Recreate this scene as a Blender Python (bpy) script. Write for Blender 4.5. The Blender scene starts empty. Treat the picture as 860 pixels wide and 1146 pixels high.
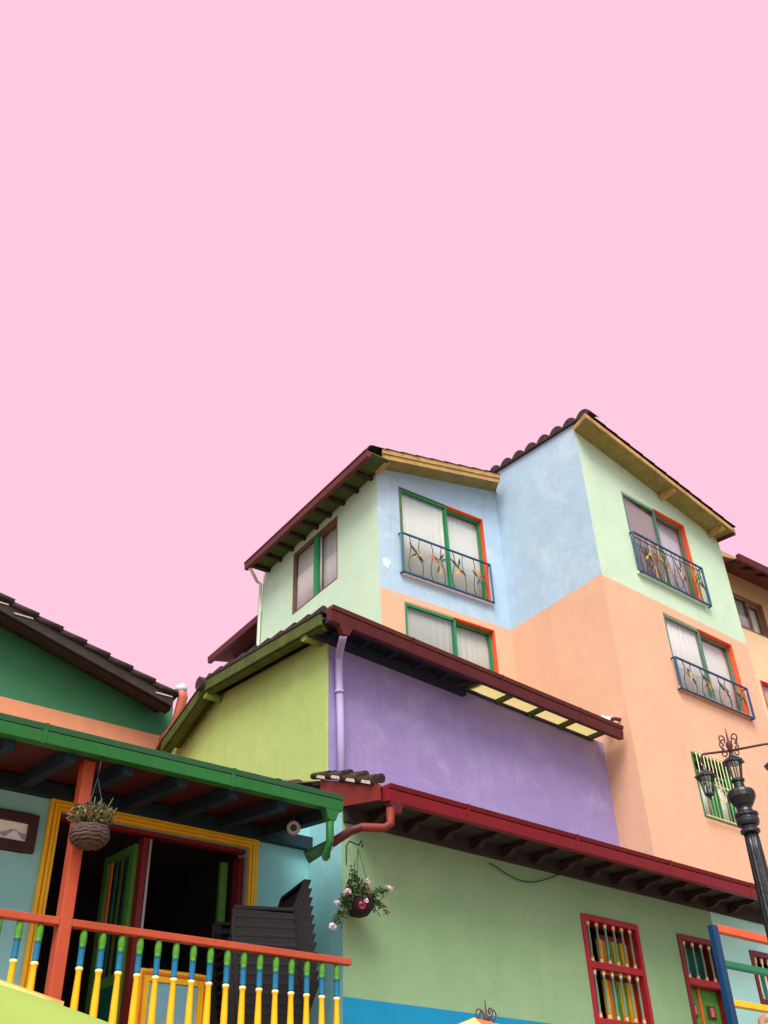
import bpy, bmesh, math, random
from mathutils import Vector, Matrix
random.seed(7)
RD = math.radians
S = bpy.context.scene
C = S.collection
ZV = Vector((0, 0, 1))

# ------------------------------------------------------------------ camera
FPX, PITCH, ROLL = 1129.18, RD(36.24), RD(-2.113)
cp, sp, cr, sr = math.cos(PITCH), math.sin(PITCH), math.cos(ROLL), math.sin(ROLL)
BASE = Matrix(((1, 0, 0), (0, -sp, -cp), (0, cp, -sp)))
ROT = BASE @ Matrix(((cr, -sr, 0), (sr, cr, 0), (0, 0, 1)))
EYE = Vector((0, 0, 1.6))
cam = bpy.data.objects.new('camera', bpy.data.cameras.new('camera'))
cam.matrix_world = Matrix.Translation(EYE) @ ROT.to_4x4()
cam.data.sensor_fit = 'HORIZONTAL'
cam.data.sensor_width = 36
cam.data.lens = 36 * FPX / 860
cam.data.clip_start = 0.05
cam.data.clip_end = 2000
C.objects.link(cam)
S.camera = cam

def ray(x, y):
    return (ROT @ Vector((x - 430, 573 - y, -FPX))).normalized()

# ------------------------------------------------------------------ wall frames: u along the wall, o out of it, z up
class Fr:
    def __init__(s, O, U, N):
        s.O = Vector((O[0], O[1], 0)); s.U = Vector(U).normalized(); s.N = Vector(N).normalized()
    def p(s, u, o, z):
        return s.O + s.U * u + s.N * o + ZV * z
    def hit(s, x, y, o=0):
        d = ray(x, y); q = s.O + s.N * o
        t = (q - EYE).dot(s.N) / d.dot(s.N)
        return EYE + d * t
    def px(s, x, y, o=0):
        h = s.hit(x, y, o)
        return (h - s.O).dot(s.U), h.z
    def u(s, x, y, o=0): return s.px(x, y, o)[0]
    def z(s, x, y, o=0): return s.px(x, y, o)[1]
def front(yaw, d=None, through=None):
    a = RD(yaw); N = Vector((math.sin(a), -math.cos(a), 0)); U = Vector((math.cos(a), math.sin(a), 0))
    if through is not None: d = -through.dot(N)
    f = Fr(-N * d, U, N); f.d = d
    return f
YA, YB, YC, YP, YD = 40.4, 126.95, 38.28, 42.9, 35.28
aB = RD(YB)
UB = Vector((math.cos(aB), math.sin(aB), 0)); NB = Vector((-math.sin(aB), math.cos(aB), 0))
def side(pt): return Fr((pt.x, pt.y, 0), UB, NB)

G = front(YA, 7.0)                       # sage green house front
K = front(YA, 8.5)                       # peach apartment house front
RB = side(K.hit(674, 643))               # its return wall
PU = front(YP, through=RB.hit(684, 885)) # purple front
LI = side(PU.hit(365.8, 716))            # lime side wall
DD = front(YD, through=RB.hit(566, 650)) # light blue wing front
LF = side(DD.hit(424, 600))              # light green wing side
GC = side(G.hit(383.5, 955))             # teal return beside the balcony
T = front(YC, through=GC.hit(345.5, 974))# teal balcony wall
BR = front(YC, 6.82)                     # balcony railing
GG = front(YC, through=LI.p(4.4, 0, 0))  # dark green gable wall
CR = front(YA, 6.35)                     # blue framed railing at the right
TERR = 1.95

# ------------------------------------------------------------------ materials
def lin(c):
    r = []
    for v in c:
        v /= 255.0
        r.append(v / 12.92 if v <= 0.04045 else ((v + 0.055) / 1.055) ** 2.4)
    return r
MATS = {}
def mat(name, rgb, rough=0.8, var=0.12, scale=3.0, bump=0.15, bscale=60, k=1.0, wear=None, wear_amt=0.0, wscale=1.6, spec=0.3, metal=0.0, streak=0.0):
    if name in MATS: return MATS[name]
    c = [min(0.9, v * k) for v in lin(rgb)]
    m = bpy.data.materials.new(name); m.use_nodes = True
    nt = m.node_tree; N = nt.nodes; L = nt.links
    b = N['Principled BSDF']
    b.inputs['Roughness'].default_value = rough
    b.inputs['Specular IOR Level'].default_value = spec
    b.inputs['Metallic'].default_value = metal
    tc = N.new('ShaderNodeTexCoord')
    n1 = N.new('ShaderNodeTexNoise'); n1.inputs['Scale'].default_value = scale; n1.inputs['Detail'].default_value = 8; n1.inputs['Roughness'].default_value = 0.65
    L.new(tc.outputs['Object'], n1.inputs['Vector'])
    ra = N.new('ShaderNodeValToRGB')
    ra.color_ramp.elements[0].position = 0.32; ra.color_ramp.elements[1].position = 0.7
    ra.color_ramp.elements[0].color = [max(0, v * (1 - var)) for v in c] + [1]
    ra.color_ramp.elements[1].color = [min(0.92, v * (1 + var * 0.7)) for v in c] + [1]
    L.new(n1.outputs['Fac'], ra.inputs['Fac'])
    out = ra.outputs['Color']
    def blend(fac, col, amt):
        nonlocal out
        mm = N.new('ShaderNodeMath'); mm.operation = 'MULTIPLY'; mm.inputs[1].default_value = amt
        L.new(fac, mm.inputs[0])
        mx = N.new('ShaderNodeMix'); mx.data_type = 'RGBA'
        L.new(mm.outputs[0], mx.inputs[0]); L.new(out, mx.inputs[6]); mx.inputs[7].default_value = list(col) + [1]
        out = mx.outputs[2]
    if wear is not None:
        n2 = N.new('ShaderNodeTexNoise'); n2.inputs['Scale'].default_value = wscale; n2.inputs['Detail'].default_value = 10; n2.inputs['Roughness'].default_value = 0.75
        n2.inputs['Distortion'].default_value = 0.4
        L.new(tc.outputs['Object'], n2.inputs['Vector'])
        r2 = N.new('ShaderNodeValToRGB'); r2.color_ramp.elements[0].position = 0.5; r2.color_ramp.elements[1].position = 0.68
        L.new(n2.outputs['Fac'], r2.inputs['Fac'])
        blend(r2.outputs['Color'], lin(wear), wear_amt)
    if streak > 0:
        mp = N.new('ShaderNodeMapping'); mp.inputs['Scale'].default_value = (5, 5, 0.35)
        L.new(tc.outputs['Object'], mp.inputs['Vector'])
        n3 = N.new('ShaderNodeTexNoise'); n3.inputs['Scale'].default_value = 1.5; n3.inputs['Detail'].default_value = 7; n3.inputs['Roughness'].default_value = 0.7
        L.new(mp.outputs[0], n3.inputs['Vector'])
        r3 = N.new('ShaderNodeValToRGB'); r3.color_ramp.elements[0].position = 0.52; r3.color_ramp.elements[1].position = 0.75
        L.new(n3.outputs['Fac'], r3.inputs['Fac'])
        blend(r3.outputs['Color'], [v * 0.62 for v in c], streak)
    if streak > 0:
        n4 = N.new('ShaderNodeTexNoise'); n4.inputs['Scale'].default_value = 26; n4.inputs['Detail'].default_value = 5; n4.inputs['Roughness'].default_value = 0.8
        L.new(tc.outputs['Object'], n4.inputs['Vector'])
        r4 = N.new('ShaderNodeValToRGB'); r4.color_ramp.elements[0].position = 0.62; r4.color_ramp.elements[1].position = 0.74
        L.new(n4.outputs['Fac'], r4.inputs['Fac'])
        blend(r4.outputs['Color'], [v * 0.6 for v in c], streak * 1.4)
        n5 = N.new('ShaderNodeTexVoronoi'); n5.feature = 'DISTANCE_TO_EDGE'; n5.inputs['Scale'].default_value = 0.55; n5.inputs['Randomness'].default_value = 1.0
        n6 = N.new('ShaderNodeTexNoise'); n6.inputs['Scale'].default_value = 2.5; n6.inputs['Detail'].default_value = 8
        vm = N.new('ShaderNodeMix'); vm.data_type = 'RGBA'; vm.inputs[0].default_value = 0.35
        L.new(tc.outputs['Object'], n6.inputs['Vector']); L.new(tc.outputs['Object'], vm.inputs[6]); L.new(n6.outputs['Color'], vm.inputs[7]); L.new(vm.outputs[2], n5.inputs['Vector'])
        r5 = N.new('ShaderNodeValToRGB'); r5.color_ramp.elements[0].position = 0.0; r5.color_ramp.elements[1].position = 0.0045
        r5.color_ramp.elements[0].color = (1, 1, 1, 1); r5.color_ramp.elements[1].color = (0, 0, 0, 1)
        L.new(n5.outputs['Distance'], r5.inputs['Fac'])
        blend(r5.outputs['Color'], [v * 0.55 for v in c], 0.2)
    L.new(out, b.inputs['Base Color'])
    if bump > 0:
        nb = N.new('ShaderNodeTexNoise'); nb.inputs['Scale'].default_value = bscale; nb.inputs['Detail'].default_value = 6
        L.new(tc.outputs['Object'], nb.inputs['Vector'])
        nl = N.new('ShaderNodeTexNoise'); nl.inputs['Scale'].default_value = 2.2; nl.inputs['Detail'].default_value = 3
        L.new(tc.outputs['Object'], nl.inputs['Vector'])
        ad = N.new('ShaderNodeMath'); ad.operation = 'MULTIPLY_ADD'; ad.inputs[1].default_value = 2.5
        L.new(nl.outputs['Fac'], ad.inputs[0]); L.new(nb.outputs['Fac'], ad.inputs[2])
        bp = N.new('ShaderNodeBump'); bp.inputs['Strength'].default_value = bump; bp.inputs['Distance'].default_value = 0.02
        L.new(ad.outputs[0], bp.inputs['Height']); L.new(bp.outputs[0], b.inputs['Normal'])
    MATS[name] = m
    return m
def glass(name, tint=(0.9, 0.95, 0.95), refl=0.12):
    m = bpy.data.materials.new(name); m.use_nodes = True
    nt = m.node_tree; N = nt.nodes; L = nt.links; N.remove(N['Principled BSDF'])
    t = N.new('ShaderNodeBsdfTransparent'); t.inputs[0].default_value = list(tint) + [1]
    g = N.new('ShaderNodeBsdfGlossy'); g.inputs['Roughness'].default_value = 0.03
    lw = N.new('ShaderNodeLayerWeight'); lw.inputs[0].default_value = 0.5
    pw = N.new('ShaderNodeMath'); pw.operation = 'POWER'; pw.inputs[1].default_value = 4.0; L.new(lw.outputs['Facing'], pw.inputs[0])
    a = N.new('ShaderNodeMath'); a.operation = 'MULTIPLY_ADD'; a.inputs[1].default_value = 1 - refl; a.inputs[2].default_value = refl; a.use_clamp = True
    L.new(pw.outputs[0], a.inputs[0])
    mx = N.new('ShaderNodeMixShader'); L.new(a.outputs[0], mx.inputs[0]); L.new(t.outputs[0], mx.inputs[1]); L.new(g.outputs[0], mx.inputs[2])
    L.new(mx.outputs[0], N['Material Output'].inputs[0])
    MATS[name] = m
    return m
def translucent(name, rgb, amt=0.5):
    m = mat(name, rgb, 0.7, 0.08, 8, 0.05)
    nt = m.node_tree; N = nt.nodes; L = nt.links
    b = N['Principled BSDF']; t = N.new('ShaderNodeBsdfTranslucent'); t.inputs[0].default_value = lin(rgb) + [1]
    mx = N.new('ShaderNodeMixShader'); mx.inputs[0].default_value = amt
    L.new(b.outputs[0], mx.inputs[1]); L.new(t.outputs[0], mx.inputs[2]); L.new(mx.outputs[0], N['Material Output'].inputs[0])
    return m

KW = 0.86
M_peach = mat('peach_plaster', (240, 187, 155), 0.9, 0.05, 1.2, 0.22, 50, KW, (228, 165, 126), 0.28, 1.1, streak=0.16)
M_lgreen = mat('pale_green_plaster', (209, 234, 204), 0.9, 0.05, 1.2, 0.22, 50, KW, (190, 222, 196), 0.35, 1.4, streak=0.16)
M_lblue = mat('pale_blue_plaster', (184, 211, 232), 0.9, 0.08, 1.6, 0.3, 50, KW, (206, 217, 220), 0.7, 1.0, streak=0.25)
M_purple = mat('purple_plaster', (166, 147, 203), 0.9, 0.06, 1.6, 0.25, 50, KW, (192, 180, 212), 0.4, 1.2, streak=0.22)
M_lime = mat('lime_plaster', (190, 211, 124), 0.9, 0.05, 1.6, 0.22, 50, KW, (200, 216, 142), 0.35, 1.0, streak=0.22)
M_sage = mat('sage_plaster', (150, 184, 138), 0.9, 0.05, 1.4, 0.22, 50, KW, (164, 184, 142), 0.5, 0.9, streak=0.2)
M_wains = mat('blue_wainscot_paint', (14, 146, 194), 0.75, 0.05, 3, 0.15, 50, KW)
M_teal = mat('teal_plaster', (150, 216, 222), 0.85, 0.05, 2, 0.2, 50, KW, (164, 218, 218), 0.4, 1.2, streak=0.15)
M_dgreen = mat('deep_green_plaster', (70, 132, 94), 0.9, 0.08, 2, 0.2, 50, KW, (66, 124, 92), 0.5, 1.5, streak=0.2)
M_cyan = mat('cyan_plaster', (196, 252, 244), 0.85, 0.04, 2, 0.15, 50, KW)
M_yellowp = mat('sand_plaster', (246, 208, 164), 0.9, 0.06, 2, 0.2, 50, KW)
M_ochre = mat('ochre_plaster', (196, 160, 110), 0.9, 0.06, 2, 0.2, 50, KW)
M_band = mat('salmon_band_paint', (244, 160, 122), 0.85, 0.07, 3, 0.15, 50, KW)
M_back = mat('rear_plaster', (150, 150, 150), 0.9)
M_tile = mat('clay_roof_tile', (64, 48, 45), 0.9, 0.45, 9, 0.6, 30, 1.0, (60, 62, 48), 0.7, 4.0)
M_tile2 = mat('weathered_roof_tile', (110, 88, 78), 0.9, 0.5, 9, 0.6, 30, 1.0, (72, 66, 58), 0.7, 5.0)
M_mortar = mat('pale_mortar', (206, 184, 170), 0.9, 0.2, 12, 0.5)
M_red = mat('dark_red_gutter', (86, 25, 23), 0.5, 0.14, 5, 0.1, 40, 1, (92, 38, 38), 0.6, 3)
M_crim = mat('crimson_gutter', (122, 15, 26), 0.42, 0.12, 4, 0.08, 40, 1, (104, 36, 28), 0.35, 1.5)
M_brownred = mat('brown_red_wood', (104, 50, 46), 0.7, 0.2, 6, 0.2, 40)
M_soffred = mat('soffit_red_board', (76, 28, 28), 0.7, 0.25, 6, 0.2, 40)
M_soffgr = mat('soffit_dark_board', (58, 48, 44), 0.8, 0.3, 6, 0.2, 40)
M_soffblue = mat('soffit_navy_board', (42, 46, 62), 0.8, 0.3, 6, 0.2, 40)
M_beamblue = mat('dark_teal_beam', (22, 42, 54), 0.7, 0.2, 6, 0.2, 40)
M_corbel = mat('carved_corbel_wood', (56, 36, 33), 0.7, 0.3, 9, 0.3, 40)
M_corbeledge = mat('corbel_red_paint', (112, 44, 44), 0.7, 0.3, 9, 0.3, 40)
M_ggut = mat('green_gutter', (36, 104, 46), 0.45, 0.1, 4, 0.08, 40, 1, (52, 122, 70), 0.5, 2)
M_ggut2 = mat('green_gutter_lip', (46, 98, 66), 0.5, 0.1, 4, 0.08, 40)
M_olive = mat('olive_board', (80, 92, 38), 0.75, 0.3, 5, 0.3, 40, 1, (54, 60, 34), 0.6, 3)
M_limebeam = mat('lime_beam_end', (140, 160, 68), 0.75, 0.2, 5, 0.2)
M_tan = mat('tan_wood', (186, 146, 88), 0.7, 0.25, 6, 0.3, 40, 1, (130, 104, 64), 0.7, 4)
M_tansoff = mat('olive_soffit_board', (150, 134, 74), 0.8, 0.2, 5, 0.3, 40, 1, (96, 90, 56), 0.6, 3)
M_orange = mat('orange_post_paint', (176, 74, 44), 0.55, 0.1, 5, 0.1, 40, 1, (188, 90, 62), 0.4, 3)
M_revorange = mat('orange_red_reveal', (232, 92, 46), 0.6, 0.12, 5, 0.1)
M_wgreen = mat('window_green_paint', (36, 138, 84), 0.45, 0.12, 6, 0.05)
M_wgrey = mat('window_grey_green', (88, 132, 110), 0.45, 0.15, 6, 0.05)
M_wbrown = mat('window_brown_paint', (132, 96, 76), 0.6, 0.2, 6, 0.1)
M_curt = mat('white_curtain', (232, 229, 222), 0.9, 0.02, 5, 0.0, k=0.95)
M_curtl = mat('lavender_white_curtain', (222, 220, 232), 0.9, 0.03, 5, 0.0)
M_curtg = mat('grey_curtain', (196, 192, 184), 0.9, 0.04, 5, 0.0)
M_curtd = mat('taupe_blind', (160, 148, 140), 0.9, 0.06, 5, 0.0)
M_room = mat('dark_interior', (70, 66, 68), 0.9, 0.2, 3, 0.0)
M_railblue = mat('blue_iron', (26, 70, 108), 0.45, 0.15, 8, 0.05)
M_wire = mat('dark_wrought_iron', (44, 52, 66), 0.5, 0.2, 8, 0.05)
M_leafo = mat('painted_leaf_green', (66, 112, 66), 0.6, 0.3, 30, 0.0)
M_leafy = mat('painted_leaf_yellow', (212, 174, 66), 0.6, 0.2, 30, 0.0)
M_leafr = mat('painted_leaf_coral', (222, 112, 82), 0.6, 0.2, 30, 0.0)
M_yel = mat('yellow_paint', (240, 184, 20), 0.65, 0.14, 9, 0.1, 40, 1, (206, 150, 30), 0.35, 6)
M_yelframe = mat('golden_frame_paint', (250, 190, 34), 0.5, 0.1, 5, 0.1, 40, 1, (226, 150, 40), 0.3, 6)
M_orline = mat('orange_moulding_paint', (222, 112, 40), 0.5, 0.1, 5, 0.1)
M_bgreen = mat('baluster_green', (78, 142, 42), 0.65, 0.22, 5, 0.05)
M_bdark = mat('baluster_dark_ring', (24, 92, 84), 0.5, 0.1, 5, 0.0)
M_bblue = mat('baluster_blue', (34, 120, 168), 0.65, 0.2, 5, 0.05)
M_cream = mat('cream_ring', (246, 226, 176), 0.5, 0.05, 5, 0.0)
M_doorred = mat('oxblood_door_paint', (120, 30, 34), 0.5, 0.12, 5, 0.1)
M_winred = mat('crimson_window_paint', (164, 30, 42), 0.45, 0.12, 5, 0.08)
M_doorgreen = mat('leaf_green_door', (84, 146, 62), 0.5, 0.12, 5, 0.1)
M_metal = mat('grey_door_track', (168, 158, 166), 0.4, 0.1, 5, 0.0, metal=0.3)
M_plastic = mat('dark_brown_plastic', (36, 34, 35), 0.55, 0.15, 6, 0.03, 60, spec=0.22)
M_lilac = mat('lilac_pipe', (188, 172, 218), 0.5, 0.06, 5, 0.05)
M_salpipe = mat('salmon_pipe', (218, 116, 92), 0.55, 0.15, 6, 0.1)
M_rake = mat('rust_red_rake_paint', (124, 42, 32), 0.6, 0.15, 6, 0.1)
M_whitepipe = mat('white_pipe', (226, 232, 214), 0.6, 0.08, 5, 0.05)
M_iron = mat('black_lamp_iron', (22, 23, 29), 0.38, 0.3, 12, 0.25, 30, spec=0.6)
M_rust = mat('rusty_iron', (86, 50, 50), 0.6, 0.3, 20, 0.2)
M_lampglass = glass('lantern_glass', (0.85, 0.87, 0.85), 0.1)
M_glass = glass('window_glass', (0.97, 0.98, 0.98), 0.03)
M_glassr = glass('reflective_glass', (0.93, 0.94, 0.94), 0.08)
M_frame = mat('dark_picture_wood', (66, 44, 40), 0.55, 0.3, 12, 0.2)
M_paper = mat('paper', (246, 246, 250), 0.8, 0.04, 14, 0.0)
M_sketch = mat('lavender_ink', (168, 160, 190), 0.8, 0.25, 40, 0.0)
M_wicker = mat('grey_wicker', (84, 70, 66), 0.9, 0.4, 30, 0.6)
M_dryleaf = mat('dusty_leaf', (122, 116, 78), 0.8, 0.4, 30, 0.0)
M_leaf = mat('plant_leaf', (62, 92, 46), 0.6, 0.45, 25, 0.0)
M_petw = mat('white_petal', (250, 218, 226), 0.7, 0.05, 20, 0.0)
M_petp = mat('magenta_petal', (206, 60, 120), 0.7, 0.2, 20, 0.0)
M_petr = mat('dusky_red_petal', (150, 56, 66), 0.7, 0.2, 20, 0.0)
M_soil = mat('coir_pot', (46, 36, 34), 0.9, 0.4, 30, 0.5)
M_paras = mat('lime_parasol_cloth', (158, 182, 84), 0.8, 0.05, 3, 0.1, 200, 0.8)
M_parorg = mat('orange_parasol_cloth', (236, 112, 50), 0.8, 0.08, 3, 0.1, 200)
M_paryel = mat('yellow_parasol_cloth', (246, 214, 120), 0.8, 0.05, 3, 0.1, 200)
M_pave = mat('stone_paving', (150, 142, 132), 0.9, 0.2, 2, 0.3)
M_poly = translucent('yellowed_plastic_sheet', (236, 230, 188), 0.7)
M_fblue = mat('deep_blue_post_paint', (6, 60, 96), 0.5, 0.12, 5, 0.1)
M_forange = mat('orange_rail_paint', (226, 96, 48), 0.5, 0.12, 5, 0.1)
M_fgreen = mat('green_rail_paint', (30, 120, 76), 0.5, 0.12, 5, 0.1)
M_skin = mat('skin', (226, 164, 136), 0.55, 0.06, 10, 0.05)
M_shirt = mat('pale_grey_tshirt', (200, 202, 216), 0.9, 0.06, 6, 0.1)
M_jeans = mat('denim', (60, 76, 110), 0.9, 0.15, 30, 0.1)
M_hair = mat('dark_hair', (40, 30, 26), 0.6, 0.2, 60, 0.2)
M_cable = mat('dark_cable', (52, 56, 52), 0.6, 0.1, 5, 0.0)
M_patch = mat('white_filler', (206, 220, 232), 0.9, 0.05, 10, 0.1)
M_crate = mat('pale_blue_panel', (120, 172, 190), 0.6, 0.1, 4, 0.1)

# ------------------------------------------------------------------ mesh builder
class MB:
    def __init__(s): s.v = []; s.f = []; s.m = []; s.mats = []; s.sm = []
    def mi(s, m):
        if m not in s.mats: s.mats.append(m)
        return s.mats.index(m)
    def face(s, pts, m, smooth=False):
        i = len(s.v); s.v += [Vector(p) for p in pts]; s.f.append(list(range(i, i + len(pts)))); s.m.append(s.mi(m)); s.sm.append(smooth)
    def hexa(s, c, m):
        i = len(s.v); s.v += [Vector(p) for p in c]
        for q in ((0, 1, 2, 3), (7, 6, 5, 4), (0, 4, 5, 1), (1, 5, 6, 2), (2, 6, 7, 3), (3, 7, 4, 0)):
            s.f.append([i + k for k in q]); s.m.append(s.mi(m)); s.sm.append(False)
        return s
    def box(s, fr, u0, u1, o0, o1, z0, z1, m):
        P = fr.p
        return s.hexa([P(u0, o0, z0), P(u1, o0, z0), P(u1, o1, z0), P(u0, o1, z0), P(u0, o0, z1), P(u1, o0, z1), P(u1, o1, z1), P(u0, o1, z1)], m)
    def bar(s, a, b, w, h, m, up=ZV):
        a = Vector(a); b = Vector(b); d = (b - a).normalized(); x = d.cross(up)
        if x.length < 1e-4: x = d.cross(Vector((1, 0, 0)))
        x.normalize(); y = x.cross(d).normalized(); x = x * w / 2; y = y * h / 2
        return s.hexa([a - x - y, a + x - y, b + x - y, b - x - y, a - x + y, a + x + y, b + x + y, b - x + y], m)
    def prism(s, fr, prof, u0, u1, m, z0s=0.0, z1s=0.0):
        "closed (o,z) profile extruded along u; z shifted at the two ends"
        i = len(s.v); n = len(prof)
        s.v += [fr.p(u0, o, z + z0s) for o, z in prof] + [fr.p(u1, o, z + z1s) for o, z in prof]
        ms = m if isinstance(m, list) else [m] * n
        for k in range(n):
            j = (k + 1) % n
            s.f.append([i + k, i + j, i + n + j, i + n + k]); s.m.append(s.mi(ms[k])); s.sm.append(False)
        s.f.append([i + k for k in range(n)][::-1]); s.m.append(s.mi(ms[0])); s.sm.append(False)
        s.f.append([i + n + k for k in range(n)]); s.m.append(s.mi(ms[0])); s.sm.append(False)
        return s
    def tube(s, pts, r, m, seg=8, cap=True, smooth=True, ms=None):
        pts = [Vector(p) for p in pts]; n = len(pts); rs = r if isinstance(r, (list, tuple)) else [r] * n
        i = len(s.v); x = None
        for k in range(n):
            d = (pts[min(k + 1, n - 1)] - pts[max(k - 1, 0)]).normalized()
            if x is None:
                x = d.cross(ZV)
                if x.length < 1e-3: x = d.cross(Vector((1, 0, 0)))
            x = (x - d * x.dot(d)).normalized(); y = d.cross(x)
            for q in range(seg):
                a = 2 * math.pi * q / seg
                s.v.append(pts[k] + (x * math.cos(a) + y * math.sin(a)) * rs[k])
        for k in range(n - 1):
            for q in range(seg):
                p = (q + 1) % seg
                s.f.append([i + k * seg + q, i + k * seg + p, i + (k + 1) * seg + p, i + (k + 1) * seg + q]); s.m.append(s.mi(ms[k] if ms else m)); s.sm.append(smooth)
        if cap:
            s.f.append([i + q for q in range(seg)][::-1]); s.m.append(s.mi(ms[0] if ms else m)); s.sm.append(False)
            s.f.append([i + (n - 1) * seg + q for q in range(seg)]); s.m.append(s.mi(ms[-1] if ms else m)); s.sm.append(False)
        return s
    def lathe(s, prof, c, m, seg=16, flute=0.0, nfl=8, ms=None, smooth=True, ax=None):
        "prof: list of (r,z) from bottom to top about a vertical axis through c"
        c = Vector(c); i = len(s.v); n = len(prof)
        X, Y, Zx = Vector((1, 0, 0)), Vector((0, 1, 0)), ZV
        if ax is not None:
            Zx = Vector(ax).normalized(); X = Zx.cross(ZV).normalized() if abs(Zx.z) < .99 else Vector((1, 0, 0)); Y = Zx.cross(X)
        for r, z in prof:
            for q in range(seg):
                a = 2 * math.pi * q / seg
                rr = r * (1 - flute * (0.5 + 0.5 * math.cos(a * nfl)))
                s.v.append(c + X * math.cos(a) * rr + Y * math.sin(a) * rr + Zx * z)
        for k in range(n - 1):
            for q in range(seg):
                p = (q + 1) % seg
                s.f.append([i + k * seg + q, i + k * seg + p, i + (k + 1) * seg + p, i + (k + 1) * seg + q]); s.m.append(s.mi(ms[k] if ms else m)); s.sm.append(smooth)
        s.f.append([i + q for q in range(seg)][::-1]); s.m.append(s.mi(ms[0] if ms else m)); s.sm.append(False)
        s.f.append([i + (n - 1) * seg + q for q in range(seg)]); s.m.append(s.mi(ms[-1] if ms else m)); s.sm.append(False)
        return s
    def ell(s, c, rx, ry, rz, m, seg=10, rings=6, jit=0.0):
        prof = []
        c = Vector(c); i = len(s.v)
        for k in range(rings + 1):
            t = math.pi * k / rings
            for q in range(seg):
                a = 2 * math.pi * q / seg
                j = 1 + random.uniform(-jit, jit)
                s.v.append(c + Vector((rx * math.sin(t) * math.cos(a), ry * math.sin(t) * math.sin(a), -rz * math.cos(t))) * j)
        for k in range(rings):
            for q in range(seg):
                p = (q + 1) % seg
                s.f.append([i + k * seg + q, i + k * seg + p, i + (k + 1) * seg + p, i + (k + 1) * seg + q]); s.m.append(s.mi(m)); s.sm.append(True)
        return s
    def build(s, name, parent=None, label=None, bevel=0.0, solid=0.0, loc=None, proto=False):
        me = bpy.data.meshes.new(name)
        off = Vector((0, 0, 0))
        p = parent
        while p is not None and not proto:
            off += p.location; p = p.parent
        here = Vector(loc) if loc is not None else Vector((0, 0, 0))
        me.from_pydata([v - off - here for v in s.v], [], s.f)
        for m in s.mats: me.materials.append(m)
        for k, pl in enumerate(me.polygons):
            pl.material_index = s.m[k]; pl.use_smooth = s.sm[k]
        bm = bmesh.new(); bm.from_mesh(me)
        bmesh.ops.remove_doubles(bm, verts=bm.verts, dist=1e-5)
        bmesh.ops.recalc_face_normals(bm, faces=bm.faces)
        bm.to_mesh(me); bm.free()
        o = bpy.data.objects.new(name, me); C.objects.link(o)
        o.location = here
        if parent is not None: o.parent = parent
        if bevel > 0:
            b = o.modifiers.new('bevel', 'BEVEL'); b.width = bevel; b.segments = 2; b.limit_method = 'ANGLE'; b.angle_limit = RD(40)
            b.harden_normals = False
        if solid > 0:
            b = o.modifiers.new('thick', 'SOLIDIFY'); b.thickness = solid; b.offset = -1
        if label: o['label'] = label
        return o

def thing(name, loc, label, cat, group=None):
    o = bpy.data.objects.new(name, None); o.location = loc; o.empty_display_size = 0.2
    C.objects.link(o); o['label'] = label; o['category'] = cat
    if group: o['group'] = group
    return o
def tag(o, label, cat, group=None):
    o['label'] = label; o['category'] = cat
    if group: o['group'] = group
    return o
def copy_tree(o, parent=None, loc=None):
    c = o.copy(); C.objects.link(c); c.parent = parent
    if loc is not None: c.location = loc
    for ch in o.children: copy_tree(ch, c)
    return c

def wall(mb, fr, u0, u1, z0, ztop, holes, paint, thick=0.2, zbreaks=(), ubreaks=(), reveal=None, caps='lr'):
    "wall with openings; ztop is a function of u; paint is a function (u,z)->material"
    us = sorted(set([u0, u1] + [h[i] for h in holes for i in (0, 1)] + list(ubreaks)))
    zb = sorted(set([z0] + [h[i] for h in holes for i in (2, 3)] + list(zbreaks)))
    us = [u for u in us if u0 <= u <= u1]
    cells = set()
    def solid(i, j):
        if i < 0 or i >= len(us) - 1 or j < 0 or j >= len(zb): return False
        uc = (us[i] + us[i + 1]) / 2; zc = (zb[j] + (zb[j + 1] if j + 1 < len(zb) else 99)) / 2
        return not any(h[0] < uc < h[1] and h[2] < zc < h[3] for h in holes)
    nz = len(zb)
    for i in range(len(us) - 1):
        a, b = us[i], us[i + 1]
        for j in range(nz):
            if not solid(i, j): continue
            za, zb_ = zb[j], (zb[j + 1] if j + 1 < nz else None)
            ta = ztop(a) if zb_ is None else zb_; tb = ztop(b) if zb_ is None else zb_
            m = paint((a + b) / 2, za + 0.01)
            q = [(a, za), (b, za), (b, tb), (a, ta)]
            mb.face([fr.p(u, 0, z) for u, z in q], m)
            ai = a + .15 if (i == 0 and 'l' not in caps) else a; bi = b - .15 if (i == len(us) - 2 and 'r' not in caps) else b
            mb.face([fr.p(u, -thick, z) for u, z in [(ai, za), (bi, za), (bi, tb - .002), (ai, ta - .002)]][::-1], M_back)
            rv = reveal or m
            if not solid(i, j - 1) and j > 0: mb.face([fr.p(a, 0, za), fr.p(a, -thick, za), fr.p(b, -thick, za), fr.p(b, 0, za)], rv)
            if not solid(i, j + 1): mb.face([fr.p(a, 0, ta), fr.p(b, 0, tb), fr.p(bi, -thick, tb), fr.p(ai, -thick, ta)], rv)
            if not solid(i - 1, j) and (i > 0 or 'l' in caps): mb.face([fr.p(a, 0, za), fr.p(a, 0, ta), fr.p(a, -thick, ta), fr.p(a, -thick, za)], m if i == 0 else rv)
            if not solid(i + 1, j) and (i < len(us) - 2 or 'r' in caps): mb.face([fr.p(b, 0, za), fr.p(b, -thick, za), fr.p(b, -thick, tb), fr.p(b, 0, tb)], m if i == len(us) - 2 else rv)

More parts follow.
